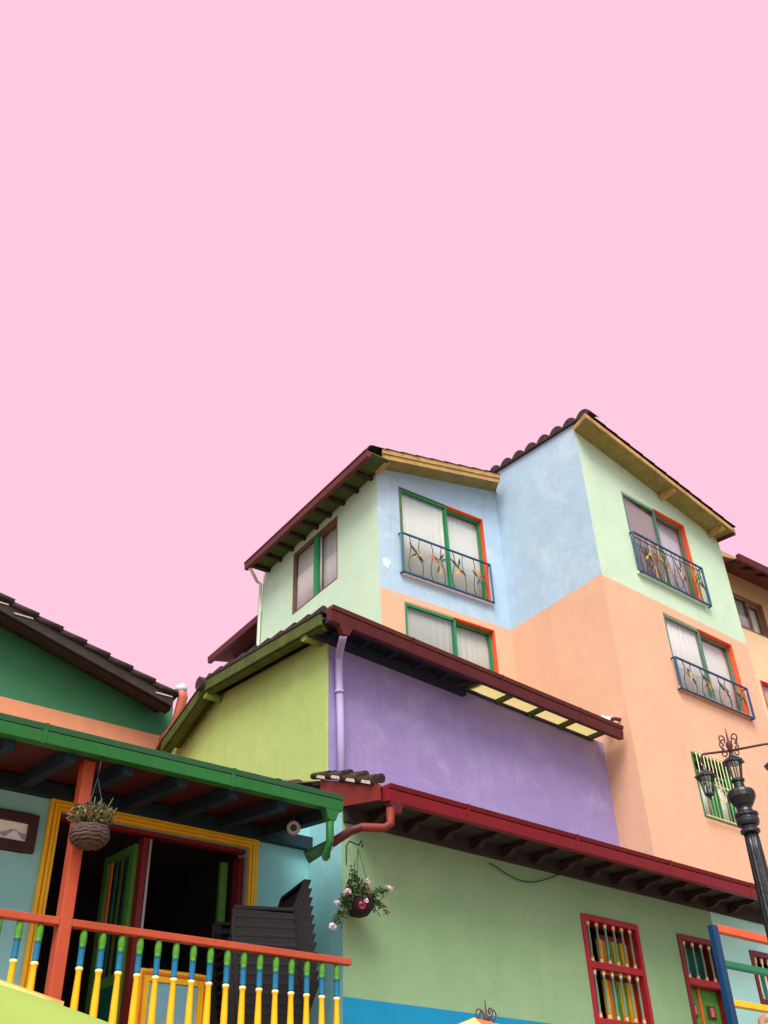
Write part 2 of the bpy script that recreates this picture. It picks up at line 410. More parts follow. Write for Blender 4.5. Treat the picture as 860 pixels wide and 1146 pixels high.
def tiles(mb, P0, A, Sv, width, length, m, period=0.2, amp=0.035, course=0.36, lift=0.022, m2=None):
    "barrel tiles: A across the waves, Sv up the slope, P0 lower corner"
    A = Vector(A).normalized(); Sv = Vector(Sv).normalized(); Nn = A.cross(Sv)
    if Nn.z < 0: Nn = -Nn
    nw = max(1, round(width / period)); per = width / nw; K_ = 8
    nc = max(1, round(length / course)); cl = length / nc
    jw = [random.uniform(-1, 1) for _ in range(nw * nc + 1)]
    for c in range(nc):
        for w in range(nw):
            mm = m2 if (m2 and random.random() < 0.35) else m
            j = jw[c * nw + w]; dj = j * 0.012
            row0 = []; row1 = []; row2 = []
            for k in range(K_ + 1):
                t = k / K_; h = amp * (abs(math.sin(math.pi * t)) ** 0.8) * (1 + 0.12 * j)
                x = (w + t) * per
                row0.append(P0 + A * x + Sv * (c * cl - 0.03 + dj) + Nn * (h + lift))
                row1.append(P0 + A * x + Sv * ((c + 1) * cl) + Nn * (h * 0.9))
                row2.append(P0 + A * x + Sv * (c * cl - 0.03 + dj) + Nn * (h + lift - 0.03))
            for k in range(K_):
                mb.face([row0[k], row0[k + 1], row1[k + 1], row1[k]], mm, True)
                mb.face([row2[k], row2[k + 1], row0[k + 1], row0[k]], mm)
def slab(mb, a, b, c, d, t, m, mtop=None):
    "thin plate under four corner points"
    Z = ZV * t
    mb.hexa([Vector(q) - Z for q in (a, b, c, d)] + [Vector(q) for q in (a, b, c, d)], m)

# ------------------------------------------------------------------ window builders
def curtain(name, parent, fr, u0, u1, o, z0, z1, m, folds=9, amp=0.018):
    mb = MB(); n = 60
    ph = random.uniform(0, 6)
    rows = [z0, (z0 + z1) / 2, z1]
    k1_, k2_ = random.uniform(.7, 1.3), random.uniform(.5, 1.5)
    def off(t, r):
        t = t + .035 * math.sin(5.1 * t * k2_ + ph) + .018 * math.sin(17 * t * k1_)
        return amp * .8 * (.55 + .45 * math.sin(4.3 * t * k1_ + ph)) * (math.sin(t * folds * 6.28 + ph + 0.5 * r) + 0.5 * math.sin(t * folds * 2.3 * 6.28 + 1.3 * ph)) * (1 - 0.2 * r)
    for r in range(2):
        for k in range(n):
            t0, t1 = k / n, (k + 1) / n
            mb.face([fr.p(u0 + (u1 - u0) * t0, o + off(t0, r), rows[r]), fr.p(u0 + (u1 - u0) * t1, o + off(t1, r), rows[r]),
                     fr.p(u0 + (u1 - u0) * t1, o + off(t1, r + 1), rows[r + 1]), fr.p(u0 + (u1 - u0) * t0, o + off(t0, r + 1), rows[r + 1])], m, True)
    return mb.build(name, parent, solid=0.004)
def ring(mb, fr, u0, u1, o0, o1, z0, z1, w, m, sides='lrtb'):
    if 'l' in sides: mb.box(fr, u0, u0 + w, o0, o1, z0, z1, m)
    if 'r' in sides: mb.box(fr, u1 - w, u1, o0, o1, z0, z1, m)
    a = u0 + (w if 'l' in sides else 0); b = u1 - (w if 'r' in sides else 0)
    if 't' in sides: mb.box(fr, a, b, o0, o1, z1 - w, z1, m)
    if 'b' in sides: mb.box(fr, a, b, o0, o1, z0, z0 + w, m)
def sliding_window(root, fr, u0, u1, z0, z1, mrev, mwl, mfr, mc1, mc2, g1=None, g2=None, mid=0.5, depth=0.2, sash=0.045, mfr2=None, flip=False, label=None):
    "opening lined by painted boards, one sash near the face, the other set back, cloth behind"
    e = 0.0; um = u0 + (u1 - u0) * mid; mfr2 = mfr2 or mfr
    mb = MB(); t = 0.022
    ld = -.006 if mwl not in (M_wbrown, M_revorange) else .008
    mb.box(fr, u0 + .001, u0 + t, -depth, ld, z0 + .001, z1 - .001, mwl); mb.box(fr, u1 - t, u1 - .001, -depth, 0.008, z0 + .001, z1 - .001, mrev)
    mb.box(fr, u0 + t, um, -depth, ld, z1 - t, z1 - .001, mwl); mb.box(fr, um, u1 - t, -depth, 0.008, z1 - t, z1 - .001, mrev); mb.box(fr, u0 + t, u1 - t, -depth, ld, z0 + .001, z0 + t, mwl)
    w = mb.build('window', root, label=label, bevel=0.003)
    a, b, c, d = u0 + t + .002, u1 - t - .002, z0 + t + .002, z1 - t - .002
    near, far = ((a, um + sash), (um - 0.01, b)) if not flip else ((um - sash, b), (a, um + 0.01))
    f1 = MB(); ring(f1, fr, near[0], near[1], -0.055, -0.012, c, d, sash, mfr); s1 = f1.build('sash', w, bevel=0.004)
    f2 = MB(); ring(f2, fr, far[0], far[1], -0.125, -0.08, c, d, sash, mfr2); s2 = f2.build('sash', w, bevel=0.004)
    g = MB(); g.box(fr, near[0] + sash, near[1] - sash, -0.036, -0.032, c + sash, d - sash, g1 or M_glass); g.build('pane', w)
    g = MB(); g.box(fr, far[0] + sash, far[1] - sash, -0.105, -0.101, c + sash, d - sash, g2 or M_glass); g.build('pane', w)
    curtain('curtain', w, fr, a, um + .08, -0.085 if not flip else -.165, c, d, mc1 if not flip else mc2)
    curtain('curtain', w, fr, um - .08, b, -0.165 if not flip else -.085, c, d, mc2 if not flip else mc1)
    return w

def railing(root, fr, u0, u1, z0, z1, dense=False, out=0.08, seed=1):
    rnd = random.Random(seed)
    mb = MB(); w = 0.028
    mb.bar(fr.p(u0, out, z1), fr.p(u1, out, z1), w, w, M_railblue); mb.bar(fr.p(u0, out, z0), fr.p(u1, out, z0), w, w, M_railblue)
    for u in (u0, u1):
        mb.bar(fr.p(u, out, z0), fr.p(u, out, z1), w + .004, w + .004, M_railblue)
        for z in (z0, z1): mb.bar(fr.p(u, out, z), fr.p(u, -0.01, z), w - .006, w - .006, M_railblue)
    r = mb.build('railing', root)
    n = 8 if not dense else 16
    for k in range(n):
        t = (k + 0.7) / (n + 0.4); u = u0 + (u1 - u0) * t
        pts = []; a = rnd.uniform(0.025, 0.05) * (1 if k % 2 else -1)
        for q in range(13):
            s = q / 12; pts.append(fr.p(u + a * math.sin(s * 6.28 * 1.0), out, z0 + (z1 - z0) * s))
        b = MB(); b.tube(pts, 0.0075, rnd.choice([M_wire, M_wire, M_leafo, M_wire, M_leafy]) if dense else M_wire, 5); b.build('wavy_bar', r)
    if dense:
        b = MB(); b.tube([fr.p(u0, out, z1 - 0.1), fr.p((u0 + u1) * .5, out, z1 - 0.11), fr.p(u1, out, z1 - .1)], 0.01, M_wire, 5); b.build('inner_rail', r)
    for k in range(4):
        u = u0 + (u1 - u0) * (k + 0.62) / 4.25; zc = z0 + (z1 - z0) * 0.52
        b = MB()
        for q in range(9):
            ang = rnd.uniform(0.1, 1.0) * (1 if q % 2 else -1) + (0 if q < 5 else 3.14)
            ln = (z1 - z0) * rnd.uniform(.16, .32); wd = ln * 0.11
            d = Vector((math.sin(ang), math.cos(ang)))
            m = [M_leafo, M_leafy, M_wire, M_leafr, M_leafo, M_wire][(q + k) % 6]
            base = Vector((u + rnd.uniform(-.03, .03), zc + rnd.uniform(-.05, .05)))
            pe = Vector((-d.y, d.x)); oo = out + 0.012 + 0.004 * q
            tip = base + d * ln; mid_ = base + d * ln * .5
            P = lambda v, o2=oo: fr.p(v.x, o2, v.y)
            b.face([P(base), P(mid_ + pe * wd, oo + .01), P(tip), P(mid_, oo - .006)], m)
            b.face([P(base), P(mid_, oo - .006), P(tip), P(mid_ - pe * wd, oo + .01)], m)
        b.build('iron_flower', r, solid=0.004)
    return r

def rnd_box(fr, x0, y0, x1, y1, o=0):
    a = fr.px(x0, y0, o); b = fr.px(x1, y1, o); return a[0], b[0], (a[1] + b[1]) / 2

# ================================================================== THE APARTMENT HOUSE (peach, pale green, pale blue)
apt = thing('apartment_house', K.p(12, 0, 0), 'tall pale green, blue and peach corner house with iron window railings, highest of the row', 'house')
KB = 10.565                                # height of the colour boundary
uK0 = K.u(674, 643); uK1 = K.u(819, 660)
k1 = (K.u(694.4, 548), K.u(765.5, 588.8), K.z(716, 641) + .0, K.z(730, 568.5))
k2 = (K.u(741.4, 685.8), K.u(818.4, 720.7), K.z(762.3, 768.4) - .02, K.z(780, 703))
k3 = (K.u(773, 841), K.u(835, 930), K.z(790, 914), K.z(773, 841))
ztK = lambda u: 13.74 + (13.0 - 13.74) * (u - uK0) / (16.0 - uK0)
mb = MB()
wall(mb, K, uK0, uK1, 0, ztK, [k1, k2, k3], lambda u, z: M_lgreen if z > KB else M_peach, 0.25, zbreaks=(KB,), caps='')
# return wall towards the light blue wing, its top a little above the box eave
rlen = 2.28
ztR = lambda u: 13.9 + 0.13 * u
wall(mb, RB, 0.0, rlen + .02, 0, ztR, [], lambda u, z: M_lblue if z > KB + .02 else M_peach, 0.2, zbreaks=(KB + .02,), caps='')
mb.box(K, uK1 - .02, uK1, -7, -.25, 0, 12.9, M_peach)
mb.box(K, uK0 + .5, uK1 - .02, -7, -6.9, 0, 12.9, M_peach)
mb.build('tower_wall', apt)
# blue wing
uD0 = DD.u(424, 600); uD1 = (RB.p(rlen, 0, 0) - DD.O).dot(DD.U) + .02
d1 = (DD.u(446, 544.9), DD.u(540, 580.2), DD.z(451.6, 641), DD.z(492, 562.5))
d2 = (DD.u(451.8, 671), DD.u(553.5, 705.6), 9.1, DD.z(500, 687.8))
DB = DD.z(426.3, 656.5)
ztD = lambda u: 13.2 + 0.235 * (u - uD0)
mb = MB()
wall(mb, DD, uD0, uD1, 0, ztD, [d1, d2], lambda u, z: M_lblue if z > DB else M_peach, 0.22, zbreaks=(DB,), caps='')
l1 = (LF.u(378, 611), LF.u(328.2, 655), (LF.z(327.2, 688.6) + LF.z(378, 646.7)) / 2, (LF.z(330, 621) + LF.z(378, 575.3)) / 2)
sL1 = LF.u(293.2, 680)
wall(mb, LF, 0, sL1, 0, lambda u: 13.03, [l1], lambda u, z: M_lgreen, 0.22, caps='r')
mb.box(LF, sL1 - .2, sL1, -6, -.22, 0, 12.9, M_lgreen)
mb.build('wing_wall', apt)

sliding_window(apt, K, *k1, M_revorange, M_lgreen, M_wgrey, M_curtd, M_curtl, g1=M_glassr, g2=M_glassr, mid=.5)
sliding_window(apt, K, *k2, M_revorange, M_peach, M_wgrey, M_curt, M_curt, mid=.5)
sliding_window(apt, DD, *d1, M_revorange, M_wbrown, M_wgreen, M_curt, M_curt, mid=.54)
sliding_window(apt, DD, *d2, M_revorange, M_peach, M_wgreen, M_curtg, M_curtg, mid=.54, g1=M_glassr)
wl = sliding_window(apt, LF, *l1, M_wbrown, M_wbrown, M_wbrown, M_curt, M_curt, mid=.48, flip=True, sash=.02)
m_ = MB(); um_ = l1[0] + (l1[1] - l1[0]) * .5; m_.box(LF, um_ - .07, um_ + .05, -.06, -.004, l1[2] + .03, l1[3] - .03, M_wgreen); m_.build('mullion', wl, bevel=.004)
# barred window behind the lantern
mb = MB(); u0, u1, z0, z1 = k3
ring(mb, K, u0, u1, -.2, .01, z0, z1, .03, M_leafo)
w3 = mb.build('window', apt, label='white grilled green window behind the lamp')
mb = MB(); zt = z1 - (z1 - z0) * .24
ring(mb, K, u0 + .03, u1 - .03, -.12, -.07, z0 + .03, z1 - .03, .045, M_wgreen)
um = (u0 + u1) / 2
mb.box(K, u0 + .075, u1 - .075, -.115, -.075, zt - .02, zt + .02, M_wgreen)
for du in (-.09, 0.0, .09): mb.box(K, um + du - .025, um + du + .025, -.11 + du * .1, -.07 + du * .1, z0 + .075, zt - .02, M_wgreen)
mb.build('sash', w3)
mb = MB(); mb.box(K, u0 + .04, u1 - .04, -.2, -.195, zt - .02, z1 - .04, M_room); mb.build('dark_transom', w3)
curtain('curtain', w3, K, u0 + .05, u1 - .05, -.18, z0 + .04, zt, M_curt, 7)
mb = MB()
for k in range(11):
    u = u0 + (u1 - u0) * (k + .5) / 11
    mb.tube([K.p(u, .06, z0 - .02), K.p(u, .06, z1 + .02)], .006, M_cream, 5)
for z in (z0, z0 + .55, z1):
    mb.bar(K.p(u0 - .02, .06, z), K.p(u1 + .02, .06, z), .02, .01, M_cream)
for k in range(3):
    uc = u0 + (u1 - u0) * (k + .5) / 3; pts = []
    for q in range(17):
        a = q / 16 * 2.6 * math.pi; rr = .16 * (1 - q / 20)
        pts.append(K.p(uc + rr * math.cos(a), .072, z0 + .38 + rr * math.sin(a)))
    mb.tube(pts, .006, M_cream, 5)
mb.build('grille', w3)

def rail_of(fr, tl, tr, bl, br, **kw):
    o = .08
    a = fr.px(*tl, o); b = fr.px(*tr, o); c = fr.px(*bl, o); d = fr.px(*br, o)
    railing(apt, fr, (a[0] + c[0]) / 2, (b[0] + d[0]) / 2, (c[1] + d[1]) / 2, (a[1] + b[1]) / 2, out=o, **kw)
rail_of(DD, (448.8, 595.5), (549, 632.5), (451.6, 640), (553, 674), seed=3)
rail_of(K, (709.3, 594.4), (785.6, 637.2), (716.7, 639), (796.7, 678), dense=True, seed=4)
rail_of(K, (756.8, 736.3), (837.7, 771.2), (762.3, 768.4), (843.3, 804.7), seed=5)
# sills under the windows
for fr, w in ((K, k1), (K, k2), (DD, d1)):
    mb = MB(); mb.box(fr, w[0] - .03, w[1] + .03, .003, .05, w[2] - .06, w[2] - .004, M_lgreen if w is k1 else (M_peach if w is k2 else M_petw)); mb.build('sill', apt, bevel=.004)

# tower roof: falls to the right, tan box eave over the front
mb = MB()
o = .38
uo0, uo1 = K.u(655, 465, o), 16.02
def zs(u, o): return ztK(max(u, uK0 - .4)) - 0.02 - o * .12
a, b, c, d = K.p(uK0 - .02, 0, zs(uK0, 0)), K.p(uo1, 0, zs(uo1, 0)), K.p(uo1, o, zs(uo1, o)), K.p(uo0, o, zs(uo0, o))
slab(mb, a, b, c, d, .02, M_tansoff)
zk0 = zs(uo0, o) + .0
mb.prism(K, [(o, zk0 - .03), (o + .03, zk0 - .035), (o + .03, zk0 + .06), (o, zk0 + .06)], uo0, uo1, M_tan, 0, ztK(uo1) - ztK(uo0))
mb.hexa([K.p(uK0 - .05, 0.004, zs(uK0, 0) - .03), K.p(uo0 - .03, o + .03, zs(uo0, o) - .04), K.p(uo0, o + .03, zs(uo0, o) - .04), K.p(uK0 - .02, .004, zs(uK0, 0) - .03),
         K.p(uK0 - .05, 0.004, zs(uK0, 0) + .06), K.p(uo0 - .03, o + .03, zs(uo0, o) + .06), K.p(uo0, o + .03, zs(uo0, o) + .06), K.p(uK0 - .02, .004, zs(uK0, 0) + .06)], M_tan)
mb.hexa([K.p(uo1 - .03, 0.004, zs(uo1, 0) - .09), K.p(uo1 - .03, o + .03, zs(uo1, o) - .09), K.p(uo1, o + .03, zs(uo1, o) - .09), K.p(uo1, .004, zs(uo1, 0) - .09),
         K.p(uo1 - .03, 0.004, zs(uo1, 0) + .06), K.p(uo1 - .03, o + .03, zs(uo1, o) + .05), K.p(uo1, o + .03, zs(uo1, o) + .05), K.p(uo1, .004, zs(uo1, 0) + .06)], M_brownred)
roofK = mb.build('tower_roof', apt)
for ux in (K.u(735, 541), uo1 - .3):
    mb = MB(); mb.box(K, ux - .05, ux + .05, .0, o - .02, zs(ux, 0) - .14, zs(ux, 0) - .03, M_tan); mb.build('beam_end', roofK, bevel=.01)
sl = (ztK(uo1) - ztK(uo0)) / (uo1 - uo0)
mb = MB()
upK = (K.U * -1 + ZV * (-sl)).normalized()
tiles(mb, K.p(uo1 + .02, o + .04, ztK(uo1) + .06), UB, upK, 4.2, (uo1 - uK0 + .02) / upK.dot(-K.U), M_tile, .21, .04)
mb.build('tower_roof_tiles', roofK)
# ridge row of upturned barrel tiles over the blue return wall
mb = MB(); nrd = 8; per = (rlen + .5) / nrd
for k in range(nrd):
    s0 = -.46 + k * per; zc = ztR(s0 + per / 2) + .03
    for q in range(8):
        t0, t1 = q / 8, (q + 1) / 8
        h = lambda t: .115 * math.sin(math.pi * t) ** .8
        A0, A1 = s0 + per * t0, s0 + per * t1
        dp = 1.2 if s0 > -.05 else .22
        pts = [RB.p(A0, .06, ztR(A0) + .005 + h(t0)), RB.p(A1, .06, ztR(A1) + .005 + h(t1)), RB.p(A1, -dp, ztR(A1) - .19 * dp - .01 + h(t1)), RB.p(A0, -dp, ztR(A0) - .19 * dp - .01 + h(t0))]
        mb.face(pts, M_tile, True)
        lo = [RB.p(A0, .06, ztR(A0) - .03), RB.p(A1, .06, ztR(A1) - .03)]
        mb.face([lo[0], lo[1], pts[1], pts[0]], M_tile)
        mb.face([lo[0], lo[1], RB.p(A1, -.1, ztR(A1) - .035), RB.p(A0, -.1, ztR(A0) - .035)], M_tile)
mb.build('ridge_tiles', roofK)

# wing roof: rises to the right, dark red gutter on the left side, tan rake over the front
rk = 0.21; u00 = uD0 - .12
zr = lambda u: 13.07 + rk * (u - (uD0 - .12))
mb = MB(); o = .35; ue = uD1 + .0
ue_f = DD.u(558, 534, o)
slab(mb, DD.p(u00, 0, zr(u00) + .06), DD.p(uD1, 0, zr(uD1) + .06), DD.p(ue_f, o, zr(ue_f) + .04), DD.p(u00, o, zr(u00) + .04), .02, M_tansoff)
mb.prism(DD, [(o, 13.06), (o + .04, 13.04), (o + .04, 13.19), (o, 13.19)], u00, ue_f, M_tan, 0, zr(ue_f) - zr(u00))
mb.prism(DD, [(o + .04, 13.15), (o + .06, 13.14), (o + .06, 13.24), (o + .04, 13.24)], u00 - .02, ue_f, M_tan, 0, zr(ue_f) - zr(u00))
rw = mb.build('wing_roof', apt)
mb = MB()
for uu in (u00 + .12,):
    mb.box(DD, uu - .06, uu + .06, .0, o - .01, zr(uu) - .1, zr(uu) + .02, M_tan)
mb.build('beam_end', rw, bevel=.01)
mb = MB(); upD = (DD.U + ZV * rk).normalized()
tiles(mb, DD.p(uD0 - .34, -3.9, zr(uD0 - .34) + .165), DD.N, upD, 3.9 + o + .08, (ue_f - uD0 + .34) / upD.dot(DD.U), M_tile, .21, .04)
mb.build('wing_roof_tiles', rw)
# side gutter over the green side wall
zg = 12.9; so0, so1 = -.42, LF.u(276, 640, .45)
mb = MB(); og = .45
mb.prism(LF, [(og - .03, zg), (og + .05, zg), (og + .06, zg + .09), (og + .06, zg + .13), (og - .03, zg + .13)], so0, so1, M_brownred)
mb.prism(LF, [(og + .04, zg + .132), (og + .075, zg + .135), (og + .075, zg + .165), (og + .04, zg + .165)], so0, so1, M_red)
mb.build('gutter', rw, bevel=.004)
mb = MB()
slab(mb, LF.p(so0, 0, 13.03), LF.p(so1, 0, 13.03), LF.p(so1, og, zg + .12), LF.p(so0, og, zg + .12), .02, M_olive)
mb.build('soffit', rw)
nb = 9
for k in range(nb):
    s = .1 + (so1 - .3) * k / (nb - 1)
    mb = MB(); mb.hexa([LF.p(s, 0, 12.93), LF.p(s + .07, 0, 12.93), LF.p(s + .07, og - .04, zg + .04), LF.p(s, og - .04, zg + .04),
                        LF.p(s, 0, 13.01), LF.p(s + .07, 0, 13.01), LF.p(s + .07, og - .04, zg + .1), LF.p(s, og - .04, zg + .1)], M_corbel)
    mb.build('rafter', rw)
mb = MB()
mb.tube([LF.p(so1 - .1, og - .02, zg + .01), LF.p(so1 - .12, og - .05, zg - .05), LF.p(sL1 + .04, .12, zg - .08), LF.p(sL1 + .0, .05, zg - .14), LF.p(sL1 - .01, .045, 8)], .035, M_whitepipe, 8)
mb.build('downpipe', apt)
# low rear roof behind
o = -.3
r0 = LF.px(289.5, 696, o); r1 = LF.px(235, 742, o); zrr = (r0[1] + r1[1]) / 2
mb = MB()
mb.prism(LF, [(o - .03, zrr - .02), (o + .05, zrr - .02), (o + .07, zrr + .12), (o - .03, zrr + .12)], sL1 + .01, r1[0], M_red)
mb.prism(LF, [(-3, zrr + .6), (o - .03, zrr + .06), (o - .03, zrr + .1), (-3, zrr + .7)], sL1 + .01, r1[0], M_brownred)
mb.prism(LF, [(-1.0, 0), (-.75, 0), (-.75, zrr + .12), (-1.0, zrr + .15)], sL1 + .01, r1[0] - .25, M_soffblue)
mb.build('rear_roof', apt)
# filler patch and vent hole
mb = MB(); pc = DD.px(433, 630); pts = []
for q in range(14):
    a = q / 14 * 6.28; r = .1 * (1 + .1 * math.sin(3 * a) + .06 * math.sin(5 * a + 1)); pts.append((pc[0] + r * .8 * math.cos(a), pc[1] + r * math.sin(a)))
mb.face([DD.p(u, .006, z) for u, z in pts], M_patch)
for q in range(14):
    u, z = pts[q]; v, y = pts[(q + 1) % 14]
    mb.face([DD.p(u, .006, z), DD.p(v, .006, y), DD.p(v + (v - pc[0]) * .1, .001, y + (y - pc[1]) * .1), DD.p(u + (u - pc[0]) * .1, .001, z + (z - pc[1]) * .1)], M_patch)
mb.build('plaster_patch', apt)
mb = MB(); h = RB.hit(564, 683); mb.lathe([(.045, 0), (.045, .012), (.03, .02), (.012, .02), (.012, .004)], h, M_patch, 12, ax=RB.N); mb.build('vent_cap', apt)

# ================================================================== SAND COLOURED HOUSE at the far right
YR = Fr(K.p(uK1 - .6, -.35, 0), (math.cos(RD(37)), math.sin(RD(37)), 0), (math.sin(RD(37)), -math.cos(RD(37)), 0))
sand = thing('sand_house', YR.p(2, 0, 0), 'sand coloured house with brown eaves and brown window, furthest right behind the peach facade', 'house')
zE = YR.z(812, 634)
ys = YR.px(822, 664); ye = YR.px(851, 676)
y1 = (YR.u(812, 655), YR.u(852, 675), YR.z(838, 705), YR.z(838, 671))
y2 = (YR.u(850, 760), YR.u(850, 760) + 1.2, YR.z(858, 800), YR.z(851, 761))
mb = MB()
ybr = YR.z(840, 703)
wall(mb, YR, 0, 7, 0, lambda u: zE + .4, [y1, y2], lambda u, z: M_ochre if z > y1[2] + .02 else M_yellowp, .2, zbreaks=(y1[2] + .03,))
mb.build('wall', sand)
sliding_window(sand, YR, *y1, M_wbrown, M_wbrown, M_wbrown, M_curtg, M_curt, g1=M_glassr, mid=.52)
sliding_window(sand, YR, *y2, M_revorange, M_revorange, M_winred, M_curtg, M_curtg, g1=M_glassr)
mb = MB(); zq = YR.z(812, 620, .6)
mb.prism(YR, [(.6, zq - .04), (.66, zq - .04), (.68, zq + .1), (.6, zq + .1)], .62, 7, M_red)
mb.prism(YR, [(0, zE + .15), (.6, zq), (.6, zq + .03), (-3, zq + 1.2), (-3, zq + 1.15)], .62, 7, M_brownred)
rf = mb.build('roof', sand)
for k in range(14):
    mb = MB(); u = .66 + k * .45
    mb.hexa([YR.p(u, 0, zE), YR.p(u + .07, 0, zE), YR.p(u + .07, .58, zq - .07), YR.p(u, .58, zq - .07), YR.p(u, 0, zE + .14), YR.p(u + .07, 0, zE + .14), YR.p(u + .07, .58, zq - .01), YR.p(u, .58, zq - .01)], M_corbel)
    mb.build('rafter', rf)

# ================================================================== PURPLE AND LIME HOUSE
pur = thing('purple_house', PU.p(8, 0, 0), 'house with purple front and lime green side wall under a dark red gutter', 'house')
uP0 = PU.u(364.5, 800); uP1 = (RB.p(.6, 0, 0) - PU.O).dot(PU.U) + .0
uP1 = PU.u(684, 885)
ZPW = 7.75
mb = MB()
wall(mb, PU, uP0, uP1, 0, lambda u: ZPW + .05, [], lambda u, z: M_purple, .2, caps='')
sR, sEnd = 2.72, 6.2
def ztL(s): return 7.76 + .13 * s if s < sR else max(7.5, 7.76 + .13 * sR - .34 * (s - sR))
wall(mb, LI, 0.001, sEnd, 0, lambda s_: 7.76 + .13 * s_ if s_ <= sR else 7.76 + .13 * sR - .14 * (s_ - sR), [], lambda u, z: M_lime, .2, ubreaks=(sR, 4.52), caps='r')
mb.build('wall', pur)
# corner strip of lime paint returning on the purple side
mb = MB(); mb.box(PU, uP0 - .002, uP0 + .035, .001, .012, 4, ZPW, M_lime); mb.build('corner_strip', pur)
o = .45
g0 = PU.u(367.5, 685, o); g1 = PU.u(693, 815, o)
zb_, zt_ = 7.64, 7.86
mb = MB()
mb.prism(PU, [(o - .03, zb_ + .01), (o + .05, zb_), (o + .07, zb_ + .135), (o + .055, zb_ + .14), (o - .03, zb_ + .14)], g0, g1, M_red)
mb.prism(PU, [(o - .03, zb_ + .14), (o + .075, zb_ + .15), (o + .095, zb_ + .2), (o - .03, zb_ + .2)], g0, g1, M_brownred)
usk = PU.u(531, 785, .2)
mb.prism(PU, [(o - .2, zb_ + .1), (o - .035, zb_ + .03), (o - .035, zb_ + .18), (o - .2, zb_ + .2)], g0 + .1, usk - .02, M_soffblue)
usk = PU.u(531, 785, .2)
gut = mb.build('gutter', pur, bevel=.004)
# slope of the roof upwards to the ridge
usk = PU.u(531, 785, .2)
rr = .14
mb = MB()
slab(mb, PU.p(g0 + .1, o - .05, zb_ + .17), PU.p(usk, o - .05, zb_ + .17), PU.p(usk, -.3, zb_ + .17 + .11), PU.p(g0 + .1, -.3, zb_ + .17 + .11), .03, M_soffblue)
roofP = mb.build('roof', pur)
nr = 12
for k in range(nr):
    u = g0 + .35 + (g1 - g0 - .5) * k / (nr - 1)
    if u > usk - .1: continue
    mb = MB(); mb.box(PU, u - .03, u + .03, -.02, o - .05, zb_ + .085, zb_ + .135, M_soffblue); mb.build('rafter', roofP)
# clear yellowed sheet with rafters at the right end
ups = [PU.u(x, y, .2) for x, y in ((531, 783), (568, 795), (612, 813), (652, 829), (676, 838))]
mb = MB()
slab(mb, PU.p(usk + .02, o - .03, zb_ + .175), PU.p(g1, o - .03, zb_ + .175), PU.p(g1, -.06, zb_ + .235), PU.p(usk + .02, -.06, zb_ + .235), .012, M_poly)
mb.build('plastic_sheet', roofP)
n = 6
for k in range(5):
    u = usk + (g1 - usk) * k / 4.3
    mb = MB(); mb.box(PU, u - .03, u + .03, -.02, o - .04, zb_ + .10, zb_ + .16, M_olive); mb.build('rafter', roofP)
mb = MB(); mb.box(PU, g0 + .15, usk, .003, .07, ZPW - .1, ZPW + .02, M_soffblue); mb.box(PU, usk, g1 - .1, .003, .03, ZPW + .0, ZPW + .04, M_soffblue); mb.build('plate_or_shade_band', roofP)  # thick band: eave shade on the purple wall painted as a dark strip
# tiles
mb = MB()
upP = (UB + ZV * rr).normalized()
Pg = PU.p(uP0 - .28, o - .02, zb_ + .165)
tiles(mb, Pg, PU.U, upP, usk - g0 + .15, 3.2, M_tile, .2, .035)
dnP = (UB - ZV * .34).normalized()
Pr = Pg + upP * 3.2
mbx = MB()
tiles(mb, Pr + dnP * 1.3, PU.U, -dnP, usk - g0 + .15, 1.3, M_tile, .2, .035)
mb.build('roof_tiles', roofP)
mb = MB()
for k in range(16):
    u = usk + k * .25
    if u + .25 > g1 + .1: break
    mb.face([PU.p(u, o + .05, zb_ + .21), PU.p(u + .25, o + .05, zb_ + .21), PU.p(u + .25, o + .05, zb_ + .235), PU.p(u, o + .05, zb_ + .235)], M_tile)
    mb.face([PU.p(u, o + .05, zb_ + .235), PU.p(u + .25, o + .05, zb_ + .235), PU.p(u + .25, o - .06, zb_ + .25), PU.p(u, o - .06, zb_ + .25)], M_tile)
mb.build('edge_flashing', roofP, solid=.01)
# rake boards over the lime side
orr = .25
def rake(mb, s0, s1, o0, o1, zlo, zhi, m, off=0):
    def zz(s): return ztL(s)
    br = [s0] + ([sR] if s0 < sR < s1 else []) + [s1]
    for a, b in zip(br[:-1], br[1:]):
        mb.hexa([LI.p(a, o0, zz(a) + zlo), LI.p(b, o0, zz(b) + zlo), LI.p(b, o1, zz(b) + zlo), LI.p(a, o1, zz(a) + zlo),
                 LI.p(a, o0, zz(a) + zhi), LI.p(b, o0, zz(b) + zhi), LI.p(b, o1, zz(b) + zhi), LI.p(a, o1, zz(a) + zhi)], m)
mb = MB()
rake(mb, -.3, 4.05, orr, orr + .04, -.03, .13, M_olive)
rake(mb, -.3, 4.0, .0, orr, .06, .09, M_olive)
rake(mb, -.25, 4.0, orr - .1, orr + .0, -.06, .03, M_olive)
mb.build('rake_board', roofP, bevel=.006)
mb = MB()
rake(mb, -.33, 4.1, -.1, orr + .05, .135, .165, M_tile)
mb.build('verge', roofP)
for s in (.12, sR + .05):
    mb = MB(); zz = ztL(s); mb.tube([LI.p(s, -.02, zz - .05), LI.p(s, orr + .01, zz - .05)], .058, M_limebeam, 10); mb.build('beam_end', roofP)
mb = MB(); 
for s in (sR + .05, ):
    q = LI.px(229, 764, orr); mb.tube([LI.p(q[0] - .05, orr + .12, q[1] - .06), LI.p(q[0] - .05, -1.5, q[1] - .06)], .1, M_tile, 9)
mb.build('ridge_tile', roofP)
